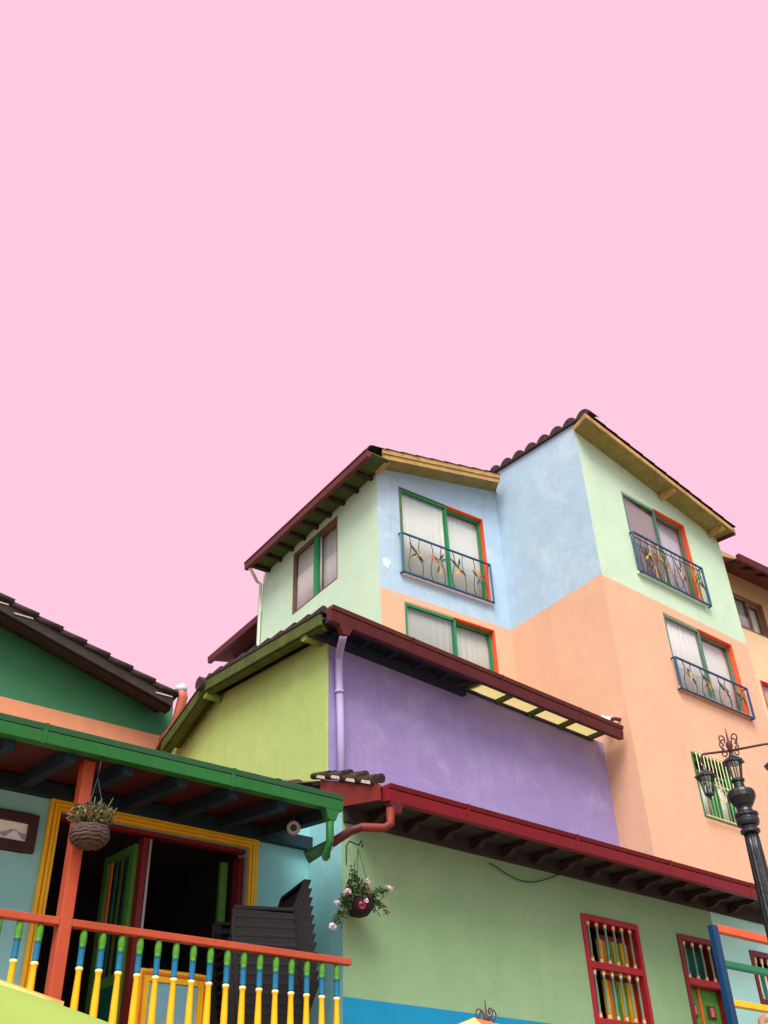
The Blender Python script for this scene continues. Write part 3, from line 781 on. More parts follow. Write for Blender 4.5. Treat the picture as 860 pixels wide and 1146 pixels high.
# verge tiles: bumps along the lime verge
mb = MB(); s = -.3
while s < 4.0:
    z0_ = ztL(s) + .17; z1_ = ztL(s + .36) + .17
    mb.tube([LI.p(s, orr - .02, z0_ + .035), LI.p(s + .36, orr - .02, z1_ + .005)], [.05, .038], M_tile, 8)
    s += .33
mb.build('verge_tiles', roofP)
# lilac downpipe with funnel
mb = MB(); fu, fz = PU.px(385, 704, o)
mb.hexa([PU.p(fu - .045, o - .03, zb_ - .11), PU.p(fu + .045, o - .03, zb_ - .11), PU.p(fu + .045, o + .04, zb_ - .11), PU.p(fu - .045, o + .04, zb_ - .11),
         PU.p(fu - .11, o - .03, zb_ + .01), PU.p(fu + .11, o - .03, zb_ + .01), PU.p(fu + .11, o + .05, zb_ + .01), PU.p(fu - .11, o + .05, zb_ + .01)], M_red)
mb.build('gutter_outlet', gut, bevel=.004)
mb = MB(); du, dz = PU.px(379.5, 760, .06); du2 = PU.u(382.5, 868, .06)
mb.tube([PU.p(fu - .005, o, zb_ - .1), PU.hit(383.5, 716, .38), PU.hit(382, 722, .3), PU.hit(380, 732, .12), PU.hit(379.5, 740, .07), PU.p(du, .065, dz), PU.p((du + du2) / 2, .065, 6.7), PU.p(du2, .065, 5.55)], .047, M_lilac, 10)
for z in (7.02, 5.8): mb.tube([PU.p(du, .068, z - .02), PU.p(du, .068, z + .02)], .056, M_lilac, 10)
mb.build('downpipe', pur)
# bit of torn sheet and a small spout at the right end
mb = MB(); a = PU.px(676, 806, .3); mb.face([PU.p(a[0], .3, a[1]), PU.p(a[0] + .35, .3, a[1] - .06), PU.p(a[0] + .42, .25, a[1] + .16), PU.p(a[0] + .1, .2, a[1] + .14)], M_patch); mb.build('loose_sheet', roofP, solid=.006)
mb = MB(); a = RB.px(694, 805, .0); mb.tube([RB.p(a[0] , -.05, a[1]), RB.p(a[0], .12, a[1] - .02), RB.p(a[0] - .02, .2, a[1] - .06)], .03, M_brownred, 8); mb.build('spout', apt)

# ================================================================== SAGE GREEN HOUSE
sage = thing('sage_green_house', G.p(8, 0, 0), 'low sage green house with crimson gutter, carved corbels and blue wainscot', 'house')
uG0 = G.u(383.5, 1000); uG1 = G.u(803, 1060)
WZ = 3.256
gw = (G.u(649.3, 1022), G.u(713.2, 1036), G.z(667.1, 1146), 4.326)
gd = (G.u(757, 1045.5), uG1 - .012, TERR, 4.33)
mb = MB()
wall(mb, G, uG0, uG1 + .0, 0, lambda u: 4.95, [gw, gd], lambda u, z: M_sage if z > WZ else M_wains, .28, zbreaks=(WZ,), caps='')
# teal side of the projecting wall
mb.face([GC.p(0, .003, 0), GC.p(.6, .003, 0), GC.p(.6, .003, 5.0), GC.p(0, .003, 5.0)], M_teal)
mb.build('wall', sage)
# gutter
oG = .6
a0 = G.u(432, 880, oG); a1 = G.u(857, 1002, oG)
zb2 = 4.675
mb = MB()
mb.prism(G, [(oG - .05, zb2 + .01), (oG + .035, zb2), (oG + .05, zb2 + .095), (oG + .03, zb2 + .1), (oG - .05, zb2 + .1)], a0, a1, M_crim)
mb.prism(G, [(oG - .05, zb2 + .1), (oG + .045, zb2 + .108), (oG + .065, zb2 + .145), (oG - .05, zb2 + .15)], a0, a1, M_crim)
gg = mb.build('gutter', sage, bevel=.004)
mb = MB()
fG = a0 + .09
mb.hexa([G.p(fG - .045, oG - .04, zb2 - .09), G.p(fG + .045, oG - .04, zb2 - .09), G.p(fG + .045, oG + .03, zb2 - .09), G.p(fG - .045, oG + .03, zb2 - .09),
         G.p(fG - .08, oG - .045, zb2 + .01), G.p(fG + .08, oG - .045, zb2 + .01), G.p(fG + .08, oG + .035, zb2 + .01), G.p(fG - .08, oG + .035, zb2 + .01)], M_red)
mb.build('gutter_outlet', gg, bevel=.004)
# roof: soffit board, tiles
prG = .36
zsG = lambda o_: zb2 + .09 + (oG - o_) * .05
mb = MB()
mb.hexa([G.p(a0 + .02, 0, zsG(0)), G.p(a1 + 1.5, 0, zsG(0)), G.p(a1, oG - .05, zsG(oG)), G.p(a0 + .02, oG - .05, zsG(oG)),
         G.p(a0 + .02, 0, zsG(0) + .03), G.p(a1 + 1.5, 0, zsG(0) + .03), G.p(a1, oG - .05, zsG(oG) + .03), G.p(a0 + .02, oG - .05, zsG(oG) + .03)], M_soffgr)
roofG = mb.build('roof', sage)
mb = MB(); upG = (-G.N + ZV * prG).normalized()
tiles(mb, G.p(a0 + .02, oG - .03, zb2 + .115), G.U, upG, a1 - a0 + .1, 2.3, M_tile, .17, .03, m2=M_tile2)
mb.build('roof_tiles', roofG)
# corbels, each a carved piece
prof = [(0.05, -.085), (.1, -.095), (.16, -.08), (.2, -.05), (.27, -.048), (.34, -.058), (.39, -.045), (.45, -.025), (.52, -.025), (.52, 0), (0.05, 0)]
cm = MB(); zc = 0
F0 = Fr((0, 0, 0), G.U, G.N)
cm.prism(F0, prof, -.03, .03, [M_corbel] * 9 + [M_soffred, M_soffred])
proto = cm.build('corbel', roofG, proto=True)
first = True; uu = a0 + .28
while uu < a1 + .1:
    loc = G.p(uu, .003, zsG(.3) - .005) - sage.location
    if first: proto.location = loc; first = False
    else:
        c_ = proto.copy(); C.objects.link(c_); c_.parent = roofG; c_.location = loc
    uu += .415
mb = MB(); mb.box(G, uG0 + .01, uG1 + 2.5, .004, .05, zsG(0) - .13, zsG(0) - .003, M_soffgr); mb.build('plate_or_shade_band', roofG)  # added dark strip, colours in the shade along the wall top under the eave
# red rake board at the left end with the tile ends above
mb = MB()
P = lambda o_, z: G.p(a0 - .03, o_, z)
mb.hexa([G.p(a0 - .035, oG - .06, 4.70), G.p(a0 - .035, -.3, 4.86), G.p(a0 - .005, -.3, 4.86), G.p(a0 - .005, oG - .06, 4.70),
         G.p(a0 - .035, oG - .06, 4.84), G.p(a0 - .035, -.3, 5.15), G.p(a0 - .005, -.3, 5.15), G.p(a0 - .005, oG - .06, 4.84)], M_rake)
mb.build('rake_board', roofG)
mb = MB()
bt = lambda o_: 4.84 + (oG - .06 - o_) * .37
for row in range(2):
    oo = oG - .1
    while oo > -.32:
        zz = bt(oo) + .035 + row * .03 + .012 * math.sin(oo * 21 + row)
        x_ = a0 - .03 + row * .07
        mb.tube([G.p(x_, oo, zz + .012), G.p(x_, oo - .27, zz + .1 - .012)], [.043, .03], M_tile, 10)
        mb.face([G.p(x_ - .047, oo - .01, zz - .035), G.p(x_ - .047, oo - .15, zz + .025), G.p(x_ - .047, oo - .13, zz + .045), G.p(x_ - .047, oo - .02, zz + .0)], M_mortar)
        oo -= .22
mb.build('verge_tiles', roofG)
# terracotta coloured pipe from gutter to the corner, turning green
mb = MB()
PP = [(437, 905, .6), (437.5, 922, .6), (430, 927, .58), (405, 926, .48), (393, 930, .42), (371, 944, .3), (352, 955, .2), (343, 960, .15)]
pts = []
for x, y, o_ in PP: pts.append(G.hit(x, y, o_))
mb.tube(pts, [.036, .036, .036, .036, .036, .04, .05, .055], M_red, 10, ms=[M_rake, M_rake, M_rake, M_red, M_red, M_ggut2, M_ggut2])
mb.tube([pts[5], pts[5] + (pts[6] - pts[5]).normalized() * .03], .048, M_patch, 10)
mb.build('drain_pipe', sage)
mb = MB(); cpts = []
for k in range(21):
    t = k / 20; cpts.append(G.hit(548 + 82 * t, 966 + 12 * t + 15 * math.sin(math.pi * t) ** 1.2, .03))
mb.tube(cpts, .006, M_cable, 5); mb.build('cable', sage)

def spindle(mb, fr, u, o_, z0, z1, mm, r=.02, mt=M_petw, md=None):
    h = z1 - z0
    prof = [(r * .7, 0), (r * 1.1, .04 * h), (r * .8, .1 * h), (r * 1.1, .12 * h), (r * .6, .15 * h), (r * .8, .5 * h), (r * .6, .85 * h), (r * 1.1, .88 * h), (r * .8, .9 * h), (r * 1.1, .96 * h), (r * .7, h)]
    ms = [mt, mt, M_orline, mm, mm, mm, mm, mm, mt, mt]
    mb.lathe(prof, fr.p(u, o_, z0), mm, 8, ms=ms)
M_tip = mat('cream_spindle_tip', (240, 206, 160), .5, .1)
M_spg = mat('spindle_sage', (112, 140, 116), .5, .15)
# barred window
def barred(parent, fr, w, nb, splits, mred, shutter=True, label=None, green=M_spg):
    u0, u1, z0, z1 = w; t = .055
    mb = MB(); ring(mb, fr, u0, u1, -.2, .015, z0, z1, t, mred)
    for z in splits: mb.box(fr, u0 + t, u1 - t, -.06, .02, z - .032, z + .032, mred)
    wobj = mb.build('window', parent, label=label, bevel=.004)
    zs_ = [z0 + t] + [v for z in splits for v in (z - .032, z + .032)] + [z1 - t]
    for k in range(0, len(zs_), 2):
        for q in range(nb):
            m = MB(); spindle(m, fr, u0 + t + (u1 - u0 - 2 * t) * (q + .5) / nb, -.02, zs_[k], zs_[k + 1], green, .019, M_tip)
            m.build('spindle', wobj)
    m = MB(); m.box(fr, u0 - .3, u1 + .3, -2.0, -1.95, z0 - .4, z1 + .3, M_room); m.box(fr, u0 - .3, u0 - .25, -1.95, -.29, z0 - .4, z1 + .3, M_room)
    m.box(fr, u1 + .25, u1 + .3, -1.95, -.29, z0 - .4, z1 + .3, M_room); m.box(fr, u0 - .3, u1 + .3, -1.95, -.29, z1 + .31, z1 + .35, M_room); m.box(fr, u0 - .3, u1 + .3, -1.95, -.29, z0 - .45, z0 - .41, M_room)
    m.build('dark_room', wobj)
    if shutter:
        us = u0 + (u1 - u0) * .42
        m = MB(); cols = [M_yelframe, M_orline, M_doorgreen, M_doorgreen, M_yel, M_doorgreen, M_yel, M_yelframe]
        for k in range(8):
            a = us + (u1 - t - us) * k / 8; b = us + (u1 - t - us) * (k + 1) / 8
            for za, zb3 in ((z0 + t, (z0 + z1) / 2 - .05), ((z0 + z1) / 2 + .0, z1 - t - .12)):
                m.box(fr, a + .003, b - .003, -.16 - (k % 2) * .012, -.13 - (k % 3) * .01, za, zb3, cols[k])
        m.box(fr, us, u1 - t, -.165, -.135, z1 - t - .115, z1 - t - .07, M_doorred); m.box(fr, us, u1 - t, -.165, -.135, (z0 + z1) / 2 - .045, (z0 + z1) / 2 - .005, M_doorred)
        m.build('shutter', wobj)
    return wobj
barred(sage, G, gw, 6, [G.z(690, 1084.5)], M_winred, label='crimson window of two spindle rows with a yellow shutter inside')
# door with spindle transom
zt2 = G.z(776, 1099)
mb = MB(); t = .055
ring(mb, G, gd[0], gd[1], -.22, .018, gd[2], gd[3], t, M_doorred, 'lrt')
mb.box(G, gd[0] + t, gd[1] - t, -.1, .022, zt2 - .035, zt2 + .035, M_winred)
door = mb.build('door', sage, bevel=.004)
for q in range(4):
    m = MB(); spindle(m, G, gd[0] + t + (gd[1] - gd[0] - 2 * t) * (q + .5) / 4, -.02, zt2 + .035, gd[3] - t, M_spg, .019, M_tip); m.build('spindle', door)
m = MB(); m.box(G, gd[0] + t, gd[1] - t, -.2, -.17, zt2, gd[3] - t, M_bdark); m.build('transom_board', door)
umd = (gd[0] + gd[1]) / 2 - .05
for a, b in ((gd[0] + t + .004, umd - .004), (umd + .004, gd[1] - t - .004)):
    m = MB(); m.box(G, a, b, -.13, -.09, gd[2], zt2 - .04, M_doorgreen)
    w = b - a
    m.box(G, a + w * .3, b - w * .3, -.09, -.075, zt2 - .33, zt2 - .2, M_room)
    m.box(G, a + w * .42, b - w * .42, -.076, -.06, zt2 - .31, zt2 - .22, M_leafr)
    for ee, mm in ((0.0, M_yel), (.05, M_winred), (.08, M_yelframe)):
        m.box(G, a + w * .2 + ee, b - w * .2 - ee, -.09 + ee * .1, -.08 + ee * .2, zt2 - 1.2 + ee, zt2 - .42 - ee, mm)
    m.build('door_leaf', door, bevel=.003)
m = MB(); m.box(G, umd - .02, umd + .02, -.13, -.07, gd[2], zt2 - .04, M_orline); m.build('centre_strip', door)

# ================================================================== CYAN HOUSE BAY at the right edge
cy = thing('cyan_house', G.p(uG1 + 1.5, 0, 0), 'cyan walled house front at the right edge, beside the sage green house', 'house')
cw = (G.u(838, 1063), G.u(838, 1063) + .9, G.z(853, 1124), G.z(838, 1063.5))
mb = MB(); wall(mb, G, uG1, uG1 + 3.5, 0, lambda u: 4.95, [cw], lambda u, z: M_cyan, .28); mb.build('wall', cy)
barred(cy, G, cw, 6, [], mat('plum_window_paint', (112, 38, 48), .5), shutter=False, green=M_cream)
m = MB(); m.box(G, cw[0] + .06, cw[1] - .06, -.2, -.17, cw[2] + .06, cw[3] - .12, mat('petrol_shutter', (30, 140, 150), .6)); m.build('shutter', cy)
# timber frame with coloured rails in front
tf = thing('timber_rail_frame', CR.p(CR.u(817, 1140), 0, TERR), 'wooden frame with blue post and orange, green and yellow rails before the cyan wall', 'railing')
ub = CR.u(800, 1050)
ub = (CR.u(796.5, 1040) + CR.u(817, 1142)) / 2
ztp = CR.z(797, 1036)
m = MB(); m.box(CR, ub - .012, ub + .085, -.03, .035, TERR, ztp, M_fblue); m.build('post', tf, bevel=.005)
m = MB(); m.box(CR, ub + 2.6, ub + 2.7, -.05, .05, TERR, ztp, M_fblue); m.build('post', tf, bevel=.005)
for (x, y), hgt, mm in (((830, 1046), .075, M_forange), ((840, 1085), .06, M_fgreen), ((840, 1126.5), .06, M_yelframe)):
    z = CR.z(x, y)
    m = MB(); m.box(CR, ub + .085, ub + 2.6, -.04, .035, z - hgt / 2, z + hgt / 2, mm); m.build('rail', tf, bevel=.004)

# ================================================================== DARK GREEN GABLE HOUSE (left, behind)
gh = thing('dark_green_house', GG.p(0, 0, 0), 'deep green gabled house with salmon band and worn tile verge, at far left', 'house')
zband = GG.z(100, 804); ugr = (LI.p(4.4, 0, 0) - GG.O).dot(GG.U)
e0 = GG.px(0, 692); e1 = GG.px(190, 790)
slG = (e1[1] - e0[1]) / (e1[0] - e0[0])
ztg = lambda u: max(e0[1] + slG * (u - e0[0]), ztL(4.4) - .12)
mb = MB(); wall(mb, GG, e0[0] - 2.5, ugr, 0, ztg, [], lambda u, z: M_dgreen if z > zband else M_band, .2, zbreaks=(zband,), ubreaks=(ugr - .8,)); 
mb.build('wall', gh)
oo = .5
f0 = GG.px(0, 678, oo); f1 = GG.px(193, 786, oo); slf = (f1[1] - f0[1]) / (f1[0] - f0[0])
zf = lambda u: f0[1] + slf * (u - f0[0])
ul, ur = f0[0] - 2.2, f1[0]
mb = MB()
def sl_box(mb, fr, ua, ubb, o0, o1, za, h, m):
    mb.hexa([fr.p(ua, o0, za(ua)), fr.p(ubb, o0, za(ubb)), fr.p(ubb, o1, za(ubb)), fr.p(ua, o1, za(ua)),
             fr.p(ua, o0, za(ua) + h), fr.p(ubb, o0, za(ubb) + h), fr.p(ubb, o1, za(ubb) + h), fr.p(ua, o1, za(ua) + h)], m)
sl_box(mb, GG, ul, ur, oo - .03, oo + .03, lambda u: zf(u) - .08, .17, M_soffgr)
sl_box(mb, GG, ul, ur, -.1, oo - .03, lambda u: zf(u) + .02, .03, M_soffgr)
sl_box(mb, GG, ul, ur, oo - .2, oo - .04, lambda u: zf(u) - .12, .1, M_corbel)
rfg = mb.build('roof', gh)
mb = MB(); upg = (GG.U * -1 + ZV * (-slf)).normalized()
tiles(mb, GG.p(ur + .05, oo + .05, zf(ur) + .09), -GG.N, upg, 4.5, (ur - ul) / upg.dot(-GG.U), M_tile, .21, .04, .38, .03)
mb.build('roof_tiles', rfg)
mb = MB()
s = 0
L_ = (ur - ul)
while s < L_ - .4:
    u = ur - s; 
    mb.tube([GG.p(u + .04, oo + .03, zf(u) + .125), GG.p(u - .36, oo + .03, zf(u - .36) + .105)], [.06, .045], M_tile, 7)
    if int(s * 7) % 3 == 0: mb.box(GG, u - .3, u - .02, oo + .032, oo + .045, zf(u) + .055, zf(u) + .075, M_mortar)
    s += .38
mb.build('verge_tiles', rfg)
mb = MB()
pp = [GG.hit(203, 772, .55), GG.hit(205, 780, .55), GG.hit(196, 812, .35), GG.hit(190, 820, .25), GG.hit(181, 830, .1)]
mb.tube(pp, [.075, .075, .07, .07, .07], M_salpipe, 10)
mb.ell(GG.hit(203, 771, .55), .1, .1, .08, M_patch, 8, 5, .15)
mb.build('downpipe', gh)

# ================================================================== TEAL BALCONY HOUSE
bal = thing('teal_balcony_house', T.p(3, 0, 0), 'teal house with a balcony under a green gutter, gold framed doorway', 'house')
uT1 = T.u(345.5, 974); uTL = T.u(0, 950) - 1.6
# door opening
dl = (T.u(55, 897.4) + T.u(23, 1101)) / 2; dr = (T.u(290.4, 937) + T.u(282, 1038.7)) / 2
dt = (T.z(55, 897.4) + T.z(290, 937)) / 2 + .0
BF = 2.42
fw = .085
op = (dl + fw, dr - fw, BF, dt - fw)
mb = MB(); wall(mb, T, uTL, uT1, 0, lambda u: 4.78, [op], lambda u, z: M_teal, .18)
mb.build('wall', bal)
# gold door frame with mouldings
mb = MB()
for k, (a, b, oo_, m) in enumerate(((0, .028, .03, M_yelframe), (.028, .036, .02, M_orline), (.036, .06, .04, M_yelframe), (.06, .066, .022, M_orline), (.066, fw + .004, .034, M_yelframe))):
    mb.box(T, dl + a, dl + b, .002, oo_, BF, dt - a, m); mb.box(T, dr - b, dr - a, .002, oo_, BF, dt - a, m)
    mb.box(T, dl + b, dr - b, .002, oo_, dt - b, dt - a, m)
mb.build('door_frame', bal)
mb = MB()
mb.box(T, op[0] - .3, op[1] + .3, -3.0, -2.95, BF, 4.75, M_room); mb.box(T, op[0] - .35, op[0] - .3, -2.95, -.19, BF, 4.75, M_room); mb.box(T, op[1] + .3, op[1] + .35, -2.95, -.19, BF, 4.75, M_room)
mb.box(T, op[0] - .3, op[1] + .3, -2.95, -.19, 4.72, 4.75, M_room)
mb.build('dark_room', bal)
# inner red frame, post, track, open leaf
mb = MB()
mb.box(T, op[0], op[1], -.12, -.05, op[3] - .035, op[3] - .001, M_doorred)
ux = (T.u(171, 926.5) + T.u(160, 1038)) / 2
mb.box(T, ux - .055, ux - .012, -.12, -.03, BF, op[3] - .07, M_doorred)
mb.box(T, op[1] - .05, op[1] - .001, -.17, -.06, BF, op[3] - .07, M_doorred)
mb.build('inner_frame', bal)
mb = MB(); mb.box(T, ux, ux + .02, -.06, -.03, BF, op[3] - .07, M_metal); mb.box(T, op[1] - .012, op[1] - .002, -.05, -.02, BF, op[3] - .08, M_metal); mb.build('door_track', bal)
mb = MB(); mb.box(T, op[1] - .15, op[1] - .085, -.24, -.2, BF, op[3] - .09, M_doorgreen); mb.build('door_leaf', bal)
# folded leaf, opened inwards left of the post
mb = MB(); lf = Fr(T.p(ux - .07, -.12, 0), (T.U * -.08 - T.N), (T.N * .08 - T.U))
zt3 = op[3] - .1
ring(mb, lf, 0, .5, -.02, .02, BF, zt3, .07, M_doorgreen)
mb.box(lf, .07, .43, -.012, .012, BF + .9, BF + .98, M_doorgreen)
mb.box(lf, .07, .43, -.012, .012, BF + .07, BF + .9, M_bdark)
for q in range(4):
    a = .09 + q * .09
    mb.box(lf, a, a + .03, .0, .018, BF + .98, zt3 - .07, (M_bdark, M_olive, M_bdark, M_orline)[q])
mb.build('open_door_leaf', bal)
# gutter and soffit
GU = front(YC, 6.62)
og_ = .1
zq0 = GU.z(200, 865); zq1 = (GU.z(0, 797.4) + GU.z(384, 889.5)) / 2
zq0 = (GU.z(0, 820) + GU.z(384, 908)) / 2
ug0 = GU.u(0, 810) - 1.4; ug1 = GU.u(384, 900)
hh = zq1 - zq0
mb = MB()
mb.prism(GU, [(-.09, zq0 + .005), (.0, zq0), (.012, zq0 + hh * .58), (-.004, zq0 + hh * .6), (-.09, zq0 + hh * .6)], ug0, ug1, M_ggut)
mb.prism(GU, [(-.09, zq0 + hh * .63), (.012, zq0 + hh * .63), (.026, zq0 + hh * .92), (-.09, zq0 + hh * .95)], ug0, ug1, M_ggut2)
mb.prism(GU, [(-.09, zq0 + hh * .6), (-.004, zq0 + hh * .6), (-.004, zq0 + hh * .63), (-.09, zq0 + hh * .63)], ug0, ug1, M_bdark)
gb = mb.build('gutter', bal, bevel=.003)
mb = MB(); fu = GU.u(373, 906) - .0
mb.hexa([GU.p(fu - .035, -.075, zq0 - .085), GU.p(fu + .035, -.075, zq0 - .085), GU.p(fu + .035, -.01, zq0 - .085), GU.p(fu - .035, -.01, zq0 - .085),
         GU.p(fu - .07, -.085, zq0 + .006), GU.p(fu + .07, -.085, zq0 + .006), GU.p(fu + .07, -.002, zq0 + .006), GU.p(fu - .07, -.002, zq0 + .006)], M_ggut)
mb.tube([GU.p(fu, -.045, zq0 - .08), GU.p(fu, -.045, zq0 - .25), GU.p(fu + .0, -.1, zq0 - .36), GU.hit(366, 945, -.3)], .033, M_ggut, 10)
mb.build('gutter_outlet', gb, bevel=.003)
# roof slab + tiles rising back to the green house
mb = MB(); depth_ = (GG.d - 6.62)
zwall = 4.70
dT = T.d - 6.62
mb.hexa([GU.p(ug0, -.09, zq0 + .05), GU.p(ug1, -.09, zq0 + .05), GU.p(ug1, -dT, zwall), GU.p(ug0, -dT, zwall), GU.p(ug0, -.09, zq0 + .08), GU.p(ug1, -.09, zq0 + .08), GU.p(ug1, -dT, zwall + .03), GU.p(ug0, -dT, zwall + .03)], M_soffred)
rb = mb.build('roof', bal)
prB = .27
mb = MB(); upB = (-GU.N + ZV * prB).normalized()
tiles(mb, GU.p(ug0, -.06, zq1 - .035), GU.U, upB, ug1 - ug0 + .02, depth_ * 1.03 + .2, M_tile, .2, .028, .4, .015)
mb.build('roof_tiles', rb)
k = 0
bproto = None
us_ = ug0 + .2
slp = (zwall - (zq0 + .05)) / (dT - .09)
while us_ < ug1 - .05:
    if bproto is None:
        m = MB(); F1 = Fr((0, 0, 0), GU.U, GU.N)
        m.hexa([F1.p(-.04, -.09, -.06), F1.p(.04, -.09, -.06), F1.p(.04, -dT, -.06 + slp * (dT - .09)), F1.p(-.04, -dT, -.06 + slp * (dT - .09)),
                F1.p(-.04, -.09, .045), F1.p(.04, -.09, .045), F1.p(.04, -dT, .045 + slp * (dT - .09)), F1.p(-.04, -dT, .045 + slp * (dT - .09))], M_beamblue)
        bproto = m.build('rafter', rb, proto=True); bproto.location = GU.p(us_, 0, zq0) - bal.location
    else:
        c_ = bproto.copy(); C.objects.link(c_); c_.parent = rb; c_.location = GU.p(us_, 0, zq0) - bal.location
    us_ += .44
mb = MB(); mb.box(T, uTL, uT1 - .002, .004, .07, 4.56, 4.67, M_beamblue); mb.build('plate_or_shade_band', rb)
# post
zpost = zq0 + .02
pu = (BR.u(100.5, 850) + BR.u(62, 1119)) / 2
mb = MB(); mb.box(BR, pu - .05, pu + .035, -.075, .025, BF, zpost, M_orange); mb.build('post', bal, bevel=.006)
# railing: rails + balusters
zr1 = (BR.z(0, 1018) + BR.z(390, 1073)) / 2
ur1 = BR.u(392, 1074)
url = BR.u(0, 1018) - 1.2
brl = MB(); brl.box(BR, url, pu - .051, -.04, .024, zr1 - .05, zr1, M_orange); brl.box(BR, pu + .036, ur1, -.04, .024, zr1 - .05, zr1, M_orange)
brl.box(BR, url, ur1, -.04, .02, BF + .08, BF + .14, M_orange)
rl = brl.build('balustrade', bal, bevel=.006)
hb = zr1 - .06 - (BF + .14)
PB = [(.020, 0), (.030, .02), (.030, .05), (.022, .06), (.033, .12), (.034, .22), (.030, .40), (.0235, hb - .27), (.026, hb - .262), (.031, hb - .25), (.031, hb - .238), (.026, hb - .234),
      (.0245, hb - .232), (.0265, hb - .222), (.0265, hb - .125), (.030, hb - .120), (.030, hb - .108), (.024, hb - .104), (.029, hb - .085), (.031, hb - .06), (.030, hb - .035), (.025, hb - .012), (.016, hb)]
MS = [M_yel, M_yel, M_yel, M_yel, M_yel, M_yel, M_yel, M_yel, M_yel, M_cream, M_cream, M_bdark, M_bdark, M_bblue, M_bdark, M_bdark, M_bdark, M_bgreen, M_bgreen, M_bgreen, M_bgreen, M_bgreen]
bp_ = MB(); PB = [(r * .8, z + (.01 if z > .5 else 0)) for r, z in PB]; bp_.lathe(PB, (0, 0, 0), M_yel, 14, ms=MS); bpo = bp_.build('baluster', rl, proto=True)
b0 = BR.u(94.8, 1045); b1 = BR.u(377.8, 1082); nbal = 15
step = (b1 - b0) / nbal
print('baluster step', step)
ks = list(range(-12, nbal + 1)); first = True
for k in ks:
    u = b0 + step * k
    if k < 0: u = BR.u(45.5, 1040) + step * (k + 1)
    if u < url + .05: continue
    loc = BR.p(u, -.01, BF + .14) - bal.location
    if first: bpo.location = loc; first = False
    else:
        c_ = bpo.copy(); C.objects.link(c_); c_.parent = rl; c_.location = loc
# slab
mb = MB(); mb.box(BR, url, ur1 - .02, -3.9, .08, BF - .2, BF, M_band); mb.build('balcony_floor', bal)
# recessed light
mb = MB(); h = T.hit(328.8, 926.5, .66)
mb.tube([h + ZV * .02 + T.U * 0, h + ZV * .2], .012, M_wire, 6)
dirn = (EYE - h).normalized(); 
mb.lathe([(.05, -.03), (.06, 0), (.06, .02), (.048, .03), (.03, .022), (.0, .03)], h, M_patch, 16, ax=dirn, ms=[M_wire, M_wire, M_metal, M_metal, M_wire])
mb.build('dome_lamp', bal)

# picture on the wall
pic = thing('framed_picture', T.p(T.u(0, 930), .02, T.z(0, 957)), 'dark wood framed landscape sketch hanging on the teal wall', 'picture')
p1 = (T.u(42.5, 914) + T.u(36.5, 957)) / 2; pz1 = (T.z(0, 906.5) + T.z(42.5, 914.5)) / 2; pz0 = (T.z(0, 950) + T.z(36, 957)) / 2
mb = MB(); ring(mb, T, p1 - .75, p1, .003, .04, pz0, pz1, .075, M_frame); mb.build('frame', pic, bevel=.006)
mb = MB(); mb.box(T, p1 - .676, p1 - .074, .004, .014, pz0 + .074, pz1 - .074, M_paper); sh = mb.build('sheet', pic)
mb = MB(); zb0 = pz0 + .08; hh2 = pz1 - pz0 - .16
pts = []
for k in range(25):
    t = k / 24; hgt = .18 + .18 * math.sin(3.1 * t * 2.2) + .5 * math.exp(-((t - .82) / .09) ** 2) + .2 * math.exp(-((t - .55) / .1) ** 2)
    pts.append((p1 - .67 + .59 * t, zb0 + hh2 * (.3 + .55 * max(0, hgt))))
for k in range(24):
    (a, za), (b, zb4) = pts[k], pts[k + 1]
    mb.face([T.p(a, .016, zb0 + hh2 * .32 + .03 * math.sin(k)), T.p(b, .016, zb0 + hh2 * .32 + .03 * math.sin(k + 1)), T.p(b, .016, zb4), T.p(a, .016, za)], M_sketch)
mb.build('drawing', sh)

# half door / yellow framed stand inside the doorway
st = thing('yellow_framed_panel', T.p(T.u(190, 1110), .2, BF), 'yellow framed pale blue panel standing before the dark doorway', 'panel')
po = .2
pa = T.px(157, 1083, po); pb = T.px(234, 1090, po)
mb = MB(); ztp2 = pa[1]
ring(mb, T, pa[0], pb[0], po - .03, po, BF, ztp2, .085, M_yelframe); ring(mb, T, pa[0] + .02, pb[0] - .02, po + .001, po + .008, BF + .02, ztp2 - .02, .02, M_orline); mb.build('frame', st, bevel=.006)
mb = MB(); mb.box(T, pa[0] + .085, pb[0] - .085, po - .02, po - .01, BF + .085, ztp2 - .085, M_crate); mb.build('inset', st)

